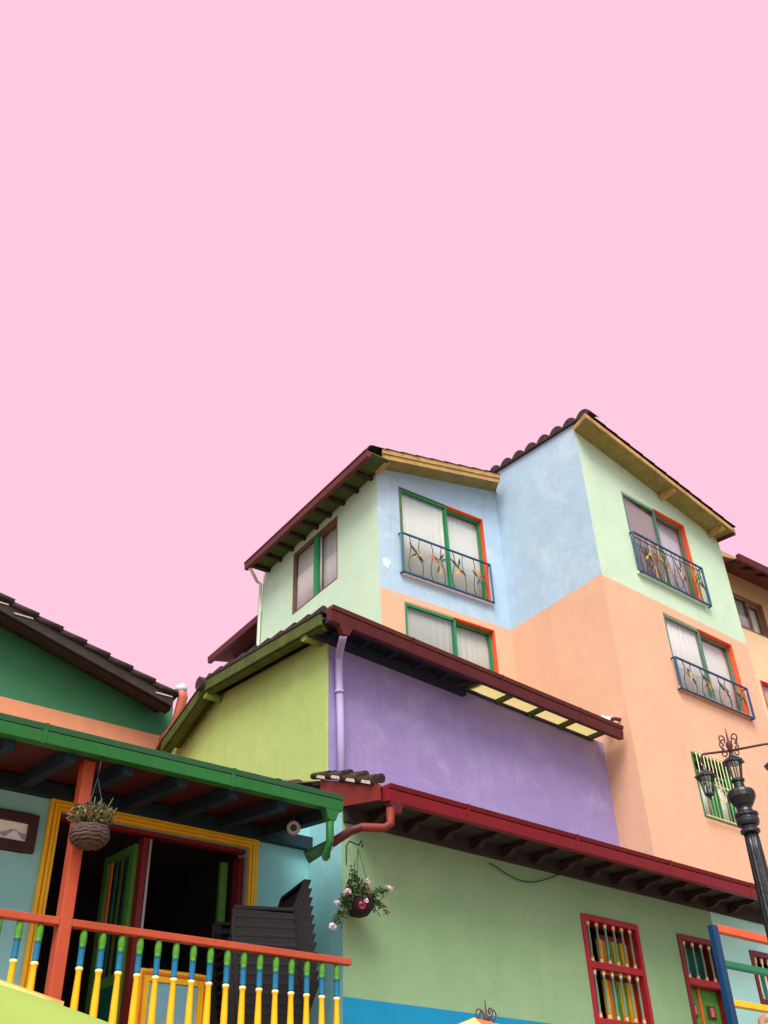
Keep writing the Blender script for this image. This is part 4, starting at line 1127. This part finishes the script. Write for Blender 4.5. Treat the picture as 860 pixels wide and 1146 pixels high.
# ---------------- stacked plastic armchairs
def make_chair(idx):
    t = bpy.data.objects.new('armchair', None); C.objects.link(t); t.empty_display_size = .2
    F = Fr((0, 0, 0), (1, 0, 0), (0, -1, 0))    # o = towards the front of the seat
    m = MB()
    m.hexa([(-.23, -.24, .40), (.23, -.24, .40), (.2, .2, .37), (-.2, .2, .37), (-.23, -.24, .425), (.23, -.24, .425), (.2, .2, .395), (-.2, .2, .395)], M_plastic)
    m.build('seat', t, bevel=.01)
    m = MB()       # back: flared panel leaning back
    def bk(x, s, f=0.0): return (x, .2 + .17 * s + f, .39 + .48 * s)
    W0, W1 = .2, .245
    n = 6
    for k in range(n):
        s0, s1 = k / n, (k + 1) / n
        w0 = W0 + (W1 - W0) * s0; w1 = W0 + (W1 - W0) * s1
        m.hexa([bk(-w0, s0), bk(w0, s0), bk(w0, s0, .02), bk(-w0, s0, .02), bk(-w1, s1), bk(w1, s1), bk(w1, s1, .02), bk(-w1, s1, .02)], M_plastic)
    for s in (-1, 1):
        m.hexa([bk(s * .2, 0, -.035), bk(s * .225, 0, -.035), bk(s * .225, 0, .03), bk(s * .2, 0, .03), bk(s * .245, 1, -.035), bk(s * .27, 1, -.035), bk(s * .27, 1, .03), bk(s * .245, 1, .03)], M_plastic)
    m.hexa([bk(-.27, .97, -.035), bk(.27, .97, -.035), bk(.27, .97, .03), bk(-.27, .97, .03), bk(-.27, 1.03, -.035), bk(.27, 1.03, -.035), bk(.27, 1.03, .03), bk(-.27, 1.03, .03)], M_plastic)
    for k in range(4):
        x = -.12 + .08 * k
        m.hexa([bk(x - .012, .1, -.008), bk(x + .012, .1, -.008), bk(x + .012, .1, 0), bk(x - .012, .1, 0), bk(x - .016, .9, -.008), bk(x + .016, .9, -.008), bk(x + .016, .9, 0), bk(x - .016, .9, 0)], M_plastic)
    m.build('backrest', t, bevel=.006)
    for s in (-1, 1):
        m = MB()
        m.hexa([(s * .225, -.24, .60), (s * .29, -.24, .60), (s * .285, .26, .62), (s * .235, .26, .62), (s * .225, -.24, .63), (s * .29, -.24, .63), (s * .285, .26, .65), (s * .235, .26, .65)], M_plastic)
        m.hexa([(s * .235, -.25, .4), (s * .275, -.25, .4), (s * .275, -.17, .4), (s * .235, -.17, .4), (s * .235, -.25, .605), (s * .285, -.25, .605), (s * .285, -.17, .605), (s * .235, -.17, .605)], M_plastic)
        m.hexa([(s * .27, -.2, .42), (s * .287, -.2, .42), (s * .282, .26, .42), (s * .265, .26, .42), (s * .27, -.2, .605), (s * .287, -.2, .605), (s * .282, .26, .605), (s * .265, .26, .605)], M_plastic)
        m.build('armrest', t, bevel=.008)
        for y0, y1, x1 in ((-.22, -.27, .27), (.2, .3, .25)):
            m = MB(); m.hexa([(s * x1 - .02, y1 - .02, 0), (s * x1 + .02, y1 - .02, 0), (s * x1 + .02, y1 + .02, 0), (s * x1 - .02, y1 + .02, 0),
                              (s * .225 - .028, y0 - .028, .41), (s * .225 + .028, y0 - .028, .41), (s * .225 + .028, y0 + .028, .41), (s * .225 - .028, y0 + .028, .41)], M_plastic)
            m.build('leg', t)
    return t
NCH = 12
base = T.p(T.u(293, 1040, .42), .42, BF)
ord_ = ['lowest', 'second from the bottom', 'third from the bottom', 'fourth from the bottom', 'fifth from the bottom', 'sixth from the bottom', 'third from the top, under two others', 'second below the top', 'just under the top one', 'topmost']
ord_ = ['lowest', 'second lowest', 'third lowest', 'fourth lowest', 'fifth lowest', 'sixth lowest', 'seventh from either end', 'sixth from the top', 'fifth from the top', 'fourth from the top', 'third from the top', 'second from the top', 'topmost']
ch0 = make_chair(0)
CH_ROT = RD(YC) - RD(102)
for k in range(NCH):
    c_ = ch0 if k == 0 else copy_tree(ch0)
    dirb = Vector((-math.sin(CH_ROT), math.cos(CH_ROT), 0))
    c_.location = base + ZV * (.068 * k) - dirb * (.008 * k)
    c_.rotation_euler = (0, 0, CH_ROT)
    tag(c_, 'dark brown plastic armchair, %s in the stack on the balcony' % ord_[k], 'chair', 'plastic armchairs stacked on the balcony')

# ================================================================== hanging plants
def leaf_cluster(mb, c, R_, n, m, size, rnd, squash=1.0, mlist=None):
    for _ in range(n):
        while True:
            v = Vector((rnd.uniform(-1, 1), rnd.uniform(-1, 1), rnd.uniform(-1, 1)))
            if v.length <= 1: break
        p = Vector(c) + Vector((v.x * R_[0], v.y * R_[1], v.z * R_[2]))
        a = Vector((rnd.uniform(-1, 1), rnd.uniform(-1, 1), rnd.uniform(-.8, .8))).normalized()
        b = a.cross(Vector((rnd.uniform(-1, 1), rnd.uniform(-1, 1), rnd.uniform(-1, 1)))).normalized()
        s = size * rnd.uniform(.6, 1.3)
        mm = rnd.choice(mlist) if mlist else m
        nn = a.cross(b) * s * .2
        mb.face([p - a * s, p + b * s * .45 + nn, p + a * s], mm); mb.face([p - a * s, p + a * s, p - b * s * .45 + nn], mm)
rnd = random.Random(11)
# dried planter hanging in the balcony
hc = BR.hit(100, 937, .17)
pl = thing('hanging_planter', hc - ZV * .12, 'brown wicker planter of dusty dry leaves hanging by the orange post', 'planter')
px_m = (BR.hit(121, 936) - BR.hit(99, 936)).length  # radius on site
R0 = .105
mb = MB()
for k, (z, r) in enumerate(((-.05, .085), (-.032, .108), (-.012, .12), (0.01, .124), (.03, .122), (.05, .116))):
    pts = [hc + Vector((math.cos(a) * r, math.sin(a) * r, z + .006 * math.sin(9 * a + k))) for a in [q / 24 * 6.2832 for q in range(25)]]
    mb.tube(pts, 0.014, M_wicker, 6, cap=False)
mb.lathe([(.05, -.065), (.095, -.04), (.115, .0), (.115, .045), (.06, .05)], hc, M_wicker, 16)
mb.build('bowl', pl)
mb = MB()
leaf_cluster(mb, hc + Vector((.0, 0, .145)), (.165, .15, .09), 800, M_dryleaf, .018, rnd, mlist=[M_dryleaf, M_dryleaf, M_olive, M_wicker])
for k in range(26):
    a = rnd.uniform(0, 6.28); r = rnd.uniform(.03, .17)
    mb.tube([hc + Vector((0, 0, .03)), hc + Vector((math.cos(a) * r * .5, math.sin(a) * r * .5, .11)), hc + Vector((math.cos(a) * r, math.sin(a) * r, rnd.uniform(.12, .25)))], .003, M_dryleaf, 4)
mb.build('foliage', pl)
mb = MB(); top = BR.hit(110, 858, .02)
top = Vector((hc.x + .01, hc.y, zq0 + .04))
for a in (0.3, 2.4, 4.5):
    mb.tube([hc + Vector((math.cos(a) * .115, math.sin(a) * .115, .04)), hc + Vector((0, 0, .42))], .003, M_wire, 4)
mb.tube([hc + Vector((0, 0, .42)), top], .005, M_wire, 5); mb.build('chain', pl)

# geranium basket on the sage wall
gc = G.hit(402, 1014, .17)
gb_ = thing('hanging_flower_basket', gc - ZV * .1, 'hanging basket of white and magenta geraniums on the sage green corner', 'flower basket')
mb = MB(); mb.lathe([(.03, -.09), (.075, -.075), (.115, -.03), (.13, .02), (.13, .035), (.06, .03)], gc, M_soil, 18); mb.build('pot', gb_)
mb = MB()
ml = [M_leaf, M_leaf, M_leaf, M_dryleaf, M_leafo]
leaf_cluster(mb, gc + ZV * .06, (.15, .15, .075), 420, M_leaf, .026, rnd, mlist=ml)
leaf_cluster(mb, gc + ZV * .13 - G.U * .03, (.09, .09, .1), 240, M_leaf, .024, rnd, mlist=ml)
leaf_cluster(mb, gc + ZV * .26 - G.U * .06, (.04, .04, .09), 60, M_leaf, .018, rnd, mlist=ml)
def stem(endpx, o_, n=16, mid=.04):
    e = G.hit(*endpx, o_); s_ = gc + ZV * .05
    mpt = (s_ + e) / 2 + ZV * mid
    pts = [s_ * (1 - t) ** 2 + mpt * 2 * t * (1 - t) + e * t * t for t in [q / 8 for q in range(9)]]
    mb.tube(pts, .004, M_leaf, 4)
    for q in range(n):
        t = rnd.uniform(.3, 1); i = min(7, int(t * 8)); p = pts[i]
        leaf_cluster(mb, p, (.03, .03, .035), 4, M_leaf, .024, rnd, mlist=ml)
    return e
stems = [((374, 1038), .3, 30, .14), ((436, 996), .25, 8, .05), ((434, 1022), .28, 14, .1), ((385, 1004), .3, 10, .03), ((412, 985), .2, 8, .03), ((425, 1003), .3, 12, .06), ((426, 1026), .25, 10, .08), ((378, 1010), .25, 14, .08), ((381, 1042), .25, 12, .15)]
ends = [stem(*q) for q in stems]
mb.build('foliage', gb_)
def bloom(px, o_, m, r=.024, n=30):
    r *= 1.15
    b = MB(); c = G.hit(*px, o_)
    for _ in range(n // 2):
        v = Vector((rnd.gauss(0, 1), rnd.gauss(0, 1), rnd.gauss(0, 1) + .3)).normalized()
        p = c + Vector((v.x, v.y, v.z * .7)) * r * rnd.uniform(.55, 1.1); x = v.cross(Vector((rnd.uniform(-1, 1), rnd.uniform(-1, 1), .3))).normalized(); y = v.cross(x).normalized()
        pr = r * rnd.uniform(.35, .5)
        for q in range(5):
            a0 = q * 1.2566; e = x * math.cos(a0) + y * math.sin(a0); f = x * math.cos(a0 + 1.57) + y * math.sin(a0 + 1.57)
            b.face([p, p + e * pr * .6 + f * pr * .35 + v * .003, p + e * pr + v * .001, p + e * pr * .6 - f * pr * .35 + v * .003], m)
        b.face([p + v * .004 + x * pr * .15, p + v * .004 + y * pr * .15, p + v * .004 - x * pr * .15, p + v * .004 - y * pr * .15], M_petr)
    b.tube([c - ZV * r * 1.2 + (gc - c) * .12, c], .003, M_leaf, 4)
    b.build('bloom', gb_)
for px_, o_, m, r in (((389, 998), .31, M_petw, .03), ((412, 987), .22, M_petw, .026), ((436, 994), .26, M_petw, .03), ((372, 1037), .31, M_petw, .03), ((377, 1010), .27, M_petw, .022),
                      ((410, 1008), .32, M_petw, .018), ((406, 1013), .33, M_petp, .03), ((411, 1001), .3, M_petr, .022), ((414, 997), .28, M_petr, .02), ((433, 1021), .28, M_petr, .022), ((429, 1004), .3, M_petr, .014)):
    bloom(px_, o_, m, r)
mb = MB()
hk = gc + ZV * .5
wallp = Vector(hk) - G.N * .17
mb.tube([wallp - ZV * .1, wallp + ZV * .04, wallp + ZV * .07 + G.N * .05, hk + G.N * .01, hk + ZV * .03 + G.N * .05, hk + G.N * .07 - ZV * .0, hk + G.N * .05 - ZV * .03], .007, M_wire, 6)
mb.bar(wallp - ZV * .12 + G.N * .004, wallp + ZV * .05 + G.N * .004, .015, .008, M_wire)
for a in (.4, 2.5, 4.6): mb.tube([gc + Vector((math.cos(a) * .125, math.sin(a) * .125, .03)), hk - ZV * .02], .003, M_wire, 4)
mb.build('bracket', gb_)

def seams(fr, us, prof, m, parent):
    for u in us:
        b = MB(); b.prism(fr, prof, u, u + .03, m); b.build('gutter_joint', parent)
seams(G, [a0 + .9 + 1.45 * k for k in range(4)], [(oG + .02, zb2 - .004), (oG + .038, zb2 - .004), (oG + .054, zb2 + .096), (oG + .069, zb2 + .147), (oG + .02, zb2 + .147)], M_crim, gg)
seams(PU, [g0 + 1.3, g0 + 2.95, g0 + 4.6], [(o_ - .0, z_) for o_, z_ in ((.48, zb_ - .004), (.505, zb_ - .004), (.525, zb_ + .13), (.55, zb_ + .203), (.48, zb_ + .203))], M_red, gut)
seams(GU, [ug0 + 1.7, ug0 + 3.2], [(-.03, zq0 - .004), (.004, zq0 - .004), (.016, zq0 + hh * .58), (.03, zq0 + hh * .94), (-.03, zq0 + hh * .94)], M_ggut, gb)

# ================================================================== STREET LAMPS
def street_lamp(axis_xy, ztop, sc, base_z, ldir, label, group, right=.33, left=.25):
    bx, by = axis_xy
    t = thing('street_lamp', (bx, by, base_z), label, 'street lamp', group)
    A = lambda z: Vector((bx, by, ztop + z * sc))
    s = sc
    m = MB()
    zl = (base_z - ztop) / s
    prof = [(.17, zl), (.17, zl + .15), (.13, zl + .2), (.12, zl + .5), (.085, zl + .6), (.075, -1.42), (.066, -.95), (.062, -.78)]
    m.lathe([(r * s, z * s) for r, z in prof], (bx, by, ztop), M_iron, 48, flute=.16, nfl=12); m.build('pole', t)
    m = MB()
    prof = [(.06, -.80), (.085, -.79), (.085, -.765), (.066, -.755), (.066, -.735), (.09, -.725), (.1, -.70), (.1, -.665), (.092, -.65), (.105, -.64), (.105, -.62), (.07, -.60), (.062, -.575), (.07, -.555), (.085, -.54),
            (.108, -.50), (.122, -.475), (.122, -.435), (.112, -.41), (.07, -.4), (.05, -.385), (.045, -.33), (.06, -.32), (.06, -.30), (.04, -.29)]
    m.lathe([(r * s, z * s) for r, z in prof], (bx, by, ztop), M_iron, 16, smooth=False); m.build('capital', t)
    def lantern(c, top_loop=True):
        l = MB(); R6 = 6
        l.lathe([(.0, -.0), (.02, 0), (.03, -.03), (.085, -.075), (.105, -.085), (.105, -.095), (.07, -.098)][::-1] and [(.07 * s, -.098 * s), (.105 * s, -.095 * s), (.105 * s, -.085 * s), (.075 * s, -.06 * s), (.03 * s, -.03 * s), (.02 * s, 0.0), (.012 * s, .03 * s)], c, M_iron, 6, smooth=False)
        for q in range(6):
            a = q / 6 * 6.2832
            l.bar(c + Vector((math.cos(a) * .07 * s, math.sin(a) * .07 * s, -.098 * s)), c + Vector((math.cos(a) * .043 * s, math.sin(a) * .043 * s, -.25 * s)), .009 * s, .009 * s, M_iron)
        l.lathe([(.008 * s, -.31 * s), (.014 * s, -.285 * s), (.03 * s, -.27 * s), (.048 * s, -.262 * s), (.048 * s, -.247 * s)], c, M_iron, 6, smooth=False)
        o_ = l.build('lantern', t)
        g = MB(); g.lathe([(.04 * s, -.247 * s), (.066 * s, -.099 * s)], c, M_lampglass, 6, smooth=False); g.build('glass', o_)
    lantern(A(-.045) )
    # scroll crown
    m = MB()
    m.tube([A(-.05), A(.0), A(.03), A(.05), A(.075), A(.2)], [.02 * s, .024 * s, .034 * s, .03 * s, .012 * s, .003 * s], M_rust, 8)
    for q in range(4):
        a = q / 4 * 6.28 + .5; d = Vector((math.cos(a), math.sin(a), 0)); pts = []
        for k in range(18):
            th = k / 17 * 1.6 * math.pi - .5 * math.pi; rr = .05 * (1 - k / 34)
            pts.append(A(.05) + d * s * (.035 + .035 + rr * math.cos(th)) + ZV * s * (rr * math.sin(th) + .03))
        m.tube(pts, .0065 * s, M_rust, 5)
        pts = []
        for k in range(14):
            th = -k / 13 * 1.5 * math.pi + .5 * math.pi; rr = .04 * (1 - k / 30)
            pts.append(A(-.02) + d * s * (.07 + rr * math.cos(th)) + ZV * s * (rr * math.sin(th)))
        m.tube(pts, .006 * s, M_rust, 5)
    m.build('scroll_crown', t)
    for sg, ln in ((-1, left), (1, right)):
        m = MB(); e = A(-.02) + ldir * sg * ln * s
        m.tube([A(-.02), A(-.015) + ldir * sg * ln * .5 * s, e + ZV * .01 * s, e + ldir * sg * .03 * s - ZV * .03 * s, e + ldir * sg * .02 * s - ZV * .08 * s], .011 * s, M_rust, 6)
        m.build('arm', t)
        lantern(e + ldir * sg * .02 * s - ZV * .12 * s)
    return t
def at_dist(x, y, D):
    d = ray(x, y); h = math.hypot(d.x, d.y); return EYE + d * (D / h)
ax = at_dist(817.5, 838, 9.5)
vd = Vector((ax.x, ax.y, 0)).normalized(); perp_ = Vector((vd.y, -vd.x, 0))
street_lamp((ax.x, ax.y), ax.z, 1.0, 0, perp_, 'black fluted street lamp with three lanterns and scrolls before the peach facade', 'street lamps of the plaza')
ax2 = at_dist(545, 1145, 6.6)
street_lamp((ax2.x, ax2.y), ax2.z, .62, 0, perp_, 'street lamp of which only spike and scrolls show before the blue wainscot', 'street lamps of the plaza', right=.05, left=.05)

# ================================================================== PARASOLS
def parasol(apex, R_, drop, base_z, cloth, val, label, ang0=0.0, nseg=8, valc=None, valh=.1):
    t = thing('parasol', (apex.x, apex.y, base_z), label, 'parasol')
    m = MB()
    for q in range(nseg):
        a0, a1 = ang0 + q / nseg * 6.2832, ang0 + (q + 1) / nseg * 6.2832
        for k in range(6):
            for sub in range(6):
                def P(rk_, t_):
                    p0 = Vector((math.cos(a0), math.sin(a0), 0)); p1 = Vector((math.cos(a1), math.sin(a1), 0))
                    v = p0.lerp(p1, t_); sag = .045 * R_ * math.sin(math.pi * t_) * rk_
                    return apex + v * R_ * rk_ - ZV * (drop * rk_ ** 1.12 + sag * .6)
                m.face([P(k / 6, sub / 6), P(k / 6, (sub + 1) / 6), P((k + 1) / 6, (sub + 1) / 6), P((k + 1) / 6, sub / 6)], cloth[q % len(cloth)], True)
    m.build('canopy', t, solid=.004)
    if valc:
        m = MB()
        for q in range(nseg):
            a0, a1 = ang0 + q / nseg * 6.2832, ang0 + (q + 1) / nseg * 6.2832
            p0 = Vector((math.cos(a0), math.sin(a0), 0)); p1 = Vector((math.cos(a1), math.sin(a1), 0))
            for sub in range(10):
                ts = [sub / 10, (sub + 1) / 10]
                def E(t_, low):
                    v = p0.lerp(p1, t_); sag = .045 * R_ * math.sin(math.pi * t_)
                    return apex + v * R_ * 1.001 - ZV * (drop + sag * .6 + (valh * (.8 + .2 * math.cos(t_ * 31)) if low else 0))
                m.face([E(ts[0], 0), E(ts[1], 0), E(ts[1], 1), E(ts[0], 1)], valc[q % len(valc)])
        m.build('valance', t, solid=.003)
    m = MB(); m.tube([Vector((apex.x, apex.y, base_z)), apex - ZV * .02], .018, M_wbrown, 10); m.build('pole', t)
    m = MB()
    for q in range(nseg):
        a0 = ang0 + q / nseg * 6.2832
        m.tube([apex - ZV * .03, apex + Vector((math.cos(a0), math.sin(a0), 0)) * R_ * .98 - ZV * (drop + .012)], .007, M_wbrown, 5)
    m.build('ribs', t)
    return t
ap = at_dist(-75, 1082, 3.2)
parasol(ap, 1.25, .42, 0, [M_paras], None, 'lime green cloth parasol at the bottom left', ang0=.25)
ap2 = at_dist(-212, 1033, 6.0)
parasol(ap2, 1.3, .38, 0, [M_parorg, M_paryel], None, 'orange and yellow parasol behind the lime green one', ang0=.1, valc=[M_yelframe, M_paryel], valh=.07)
ap3 = at_dist(531, 1139, 5.6)
parasol(ap3, 1.2, .5, 0, [M_paryel, M_parorg], None, 'orange, yellow and green parasol with only its peak in view before the blue wainscot', ang0=.9)

# ================================================================== PERSON behind the coloured rails
def person(loc, rotz, label):
    pts = {'pelvis': (0, 0, .95, .15, .11), 'waist': (0, 0, 1.08, .135, .1), 'chest': (0, 0, 1.28, .165, .11), 'neckb': (0, .01, 1.44, .075, .07), 'neck': (0, 0, 1.51, .055, .055), 'head0': (0, -.01, 1.58, .07, .08), 'head1': (0, -.015, 1.66, .078, .092), 'head2': (0, -.01, 1.73, .055, .065)}
    names = list(pts); V = [pts[n][:3] for n in names]; Rr = [pts[n][3:] for n in names]; E = [(i, i + 1) for i in range(len(names) - 1)]
    def chain(start, seq):
        p = names.index(start)
        for (x, y, z, r) in seq:
            V.append((x, y, z)); Rr.append((r, r)); E.append((p, len(V) - 1)); p = len(V) - 1
        return p
    idx = {}
    for s in (-1, 1):
        chain('pelvis', [(s * .1, 0, .88, .1), (s * .11, -.01, .68, .08), (s * .11, -.015, .49, .058), (s * .115, .01, .3, .055), (s * .115, .02, .09, .038), (s * .12, -.06, .045, .04), (s * .125, -.14, .035, .035)])
        if s < 0: idx['h'] = chain('chest', [(s * .17, 0, 1.4, .062), (s * .3, .0, 1.34, .05), (s * .42, .01, 1.27, .042), (s * .5, -.06, 1.18, .036), (s * .57, -.12, 1.1, .027), (s * .6, -.14, 1.08, .03)])
        else: idx['g'] = chain('chest', [(s * .17, 0, 1.4, .062), (s * .22, .0, 1.26, .05), (s * .25, .02, 1.1, .042), (s * .24, -.04, .97, .036), (s * .24, -.08, .85, .027), (s * .24, -.09, .79, .03)])
    for key in ('h', 'g'):
        hnd = idx[key]; hp = Vector(V[hnd]); dr_ = (hp - Vector(V[hnd - 1])).normalized(); sd = dr_.cross(ZV)
        if sd.length < .3: sd = Vector((0, 1, 0))
        sd.normalize()
        for f in range(4):
            b = hp + sd * (f - 1.5) * .019 + dr_ * .03; p = hnd
            for L2 in (.03, .028, .024):
                b = b + dr_ * L2 * (1 - .12 * abs(f - 1.4)) - ZV * .006
                V.append(tuple(b)); Rr.append((.0085, .0085)); E.append((p, len(V) - 1)); p = len(V) - 1
        b = hp + sd * .04; V.append(tuple(b)); Rr.append((.01, .01)); E.append((hnd, len(V) - 1)); V.append(tuple(b + sd * .015 + dr_ * .03)); Rr.append((.009, .009)); E.append((len(V) - 2, len(V) - 1))
    me = bpy.data.meshes.new('person'); me.from_pydata(V, E, []); o_ = bpy.data.objects.new('person', me); C.objects.link(o_)
    md = o_.modifiers.new('skin', 'SKIN'); md.use_smooth_shade = True; me.skin_vertices if me.skin_vertices else None
    if not me.skin_vertices:
        bm = bmesh.new(); bm.from_mesh(me); bm.verts.layers.skin.verify(); bm.to_mesh(me); bm.free()
    for i, sv in enumerate(me.skin_vertices[0].data): sv.radius = Rr[i]; sv.use_root = (i == 0)
    sb = o_.modifiers.new('sub', 'SUBSURF'); sb.levels = 1; sb.render_levels = 2
    dg = bpy.context.evaluated_depsgraph_get(); ev = o_.evaluated_get(dg); nm = bpy.data.meshes.new_from_object(ev)
    o_.modifiers.clear(); o_.data = nm
    for m in (M_skin, M_shirt, M_jeans, M_hair): nm.materials.append(m)
    for p in nm.polygons:
        c = p.center; p.use_smooth = True
        if c.z < .09: p.material_index = 3
        elif c.z < .97 and abs(c.x) < .215: p.material_index = 2
        elif c.z < 1.47 and (abs(c.x) < .2 or (c.z > 1.2 and abs(c.x) < .36)) : p.material_index = 1
        else: p.material_index = 0
    # face and hair as children
    root = o_
    m = MB(); m.ell((0, .015, 1.70), .088, .1, .085, M_hair, 14, 9, .02); hr = m.build('hair', root)
    m = MB(); m.ell((0, -.108, 1.655), .012, .016, .022, M_skin, 8, 6)
    for s in (-1, 1): m.ell((s * .082, 0, 1.655), .01, .018, .028, M_skin, 8, 6); m.ell((s * .03, -.09, 1.675), .012, .008, .007, M_petw, 8, 6); m.ell((s * .03, -.097, 1.675), .005, .004, .005, M_hair, 8, 6)
    m.ell((0, -.095, 1.615), .022, .008, .006, M_petr, 8, 6); m.build('face', root)
    root.location = loc; root.rotation_euler = (0, 0, rotz)
    tag(root, label, 'person')
    return root
q = CR.px(852, 1142, -.3)
pers = person(CR.p(q[0] + .17, -.3, q[1] - 1.33), RD(YA), 'person in a pale grey t-shirt behind the yellow rail at the right edge')

pers.rotation_euler = (0, .2, RD(YA))
# ================================================================== SETTING
def struct(o): o['kind'] = 'structure'; return o
mb = MB()
mb.face([(-400, -400, 0), (400, -400, 0), (400, 400, 0), (-400, 400, 0)], M_pave); struct(mb.build('ground'))
mb = MB(); TE = front(YA, 5.9)
mb.prism(TE, [(0, .004), (0, TERR), (-1.1, TERR), (-1.1, .004)], -6, 22, M_pave)
struct(mb.build('terrace'))

# ================================================================== LIGHT
W = bpy.data.worlds.new('World'); S.world = W; W.use_nodes = True
nt = W.node_tree; N = nt.nodes; L = nt.links
bg = N['Background']; out = N['World Output']
sky = N.new('ShaderNodeTexSky'); sky.sky_type = 'NISHITA'; sky.sun_disc = False
SUN_EL, SUN_AZ = RD(52), RD(184)     # azimuth clockwise from +Y
sky.sun_elevation = SUN_EL; sky.sun_rotation = SUN_AZ; sky.air_density = 1.0; sky.dust_density = 4.0; sky.ozone_density = 1.0
hs = N.new('ShaderNodeHueSaturation'); hs.inputs['Saturation'].default_value = 0.35
L.new(sky.outputs[0], hs.inputs['Color']); L.new(hs.outputs[0], bg.inputs[0]); bg.inputs[1].default_value = 0.15
pink = N.new('ShaderNodeBackground'); pink.inputs[0].default_value = lin((255, 203, 226)) + [1]; pink.inputs[1].default_value = 2 ** -0.25
tc = N.new('ShaderNodeTexCoord'); sx = N.new('ShaderNodeSeparateXYZ'); L.new(tc.outputs['Generated'], sx.inputs[0])
mr = N.new('ShaderNodeMapRange'); mr.interpolation_type = 'SMOOTHSTEP'; mr.inputs['From Min'].default_value = -.15; mr.inputs['From Max'].default_value = .2
L.new(sx.outputs['Y'], mr.inputs['Value'])
mx = N.new('ShaderNodeMixShader'); L.new(mr.outputs[0], mx.inputs[0]); L.new(bg.outputs[0], mx.inputs[1]); L.new(pink.outputs[0], mx.inputs[2]); L.new(mx.outputs[0], out.inputs[0])
sd = bpy.data.lights.new('sun', 'SUN'); sd.energy = 2.75; sd.angle = RD(35); sd.color = (1.0, .965, .9)
so = bpy.data.objects.new('sun', sd); C.objects.link(so)
dv = Vector((math.sin(SUN_AZ) * math.cos(SUN_EL), math.cos(SUN_AZ) * math.cos(SUN_EL), math.sin(SUN_EL)))
so.rotation_euler = dv.to_track_quat('Z', 'Y').to_euler()

S.view_settings.view_transform = 'Standard'; S.view_settings.look = 'None'; S.view_settings.exposure = 0.25; S.view_settings.gamma = 1
S.view_settings.use_curve_mapping = False
S.cycles.max_bounces = 6; S.cycles.transparent_max_bounces = 8
S.cycles.use_denoising = True
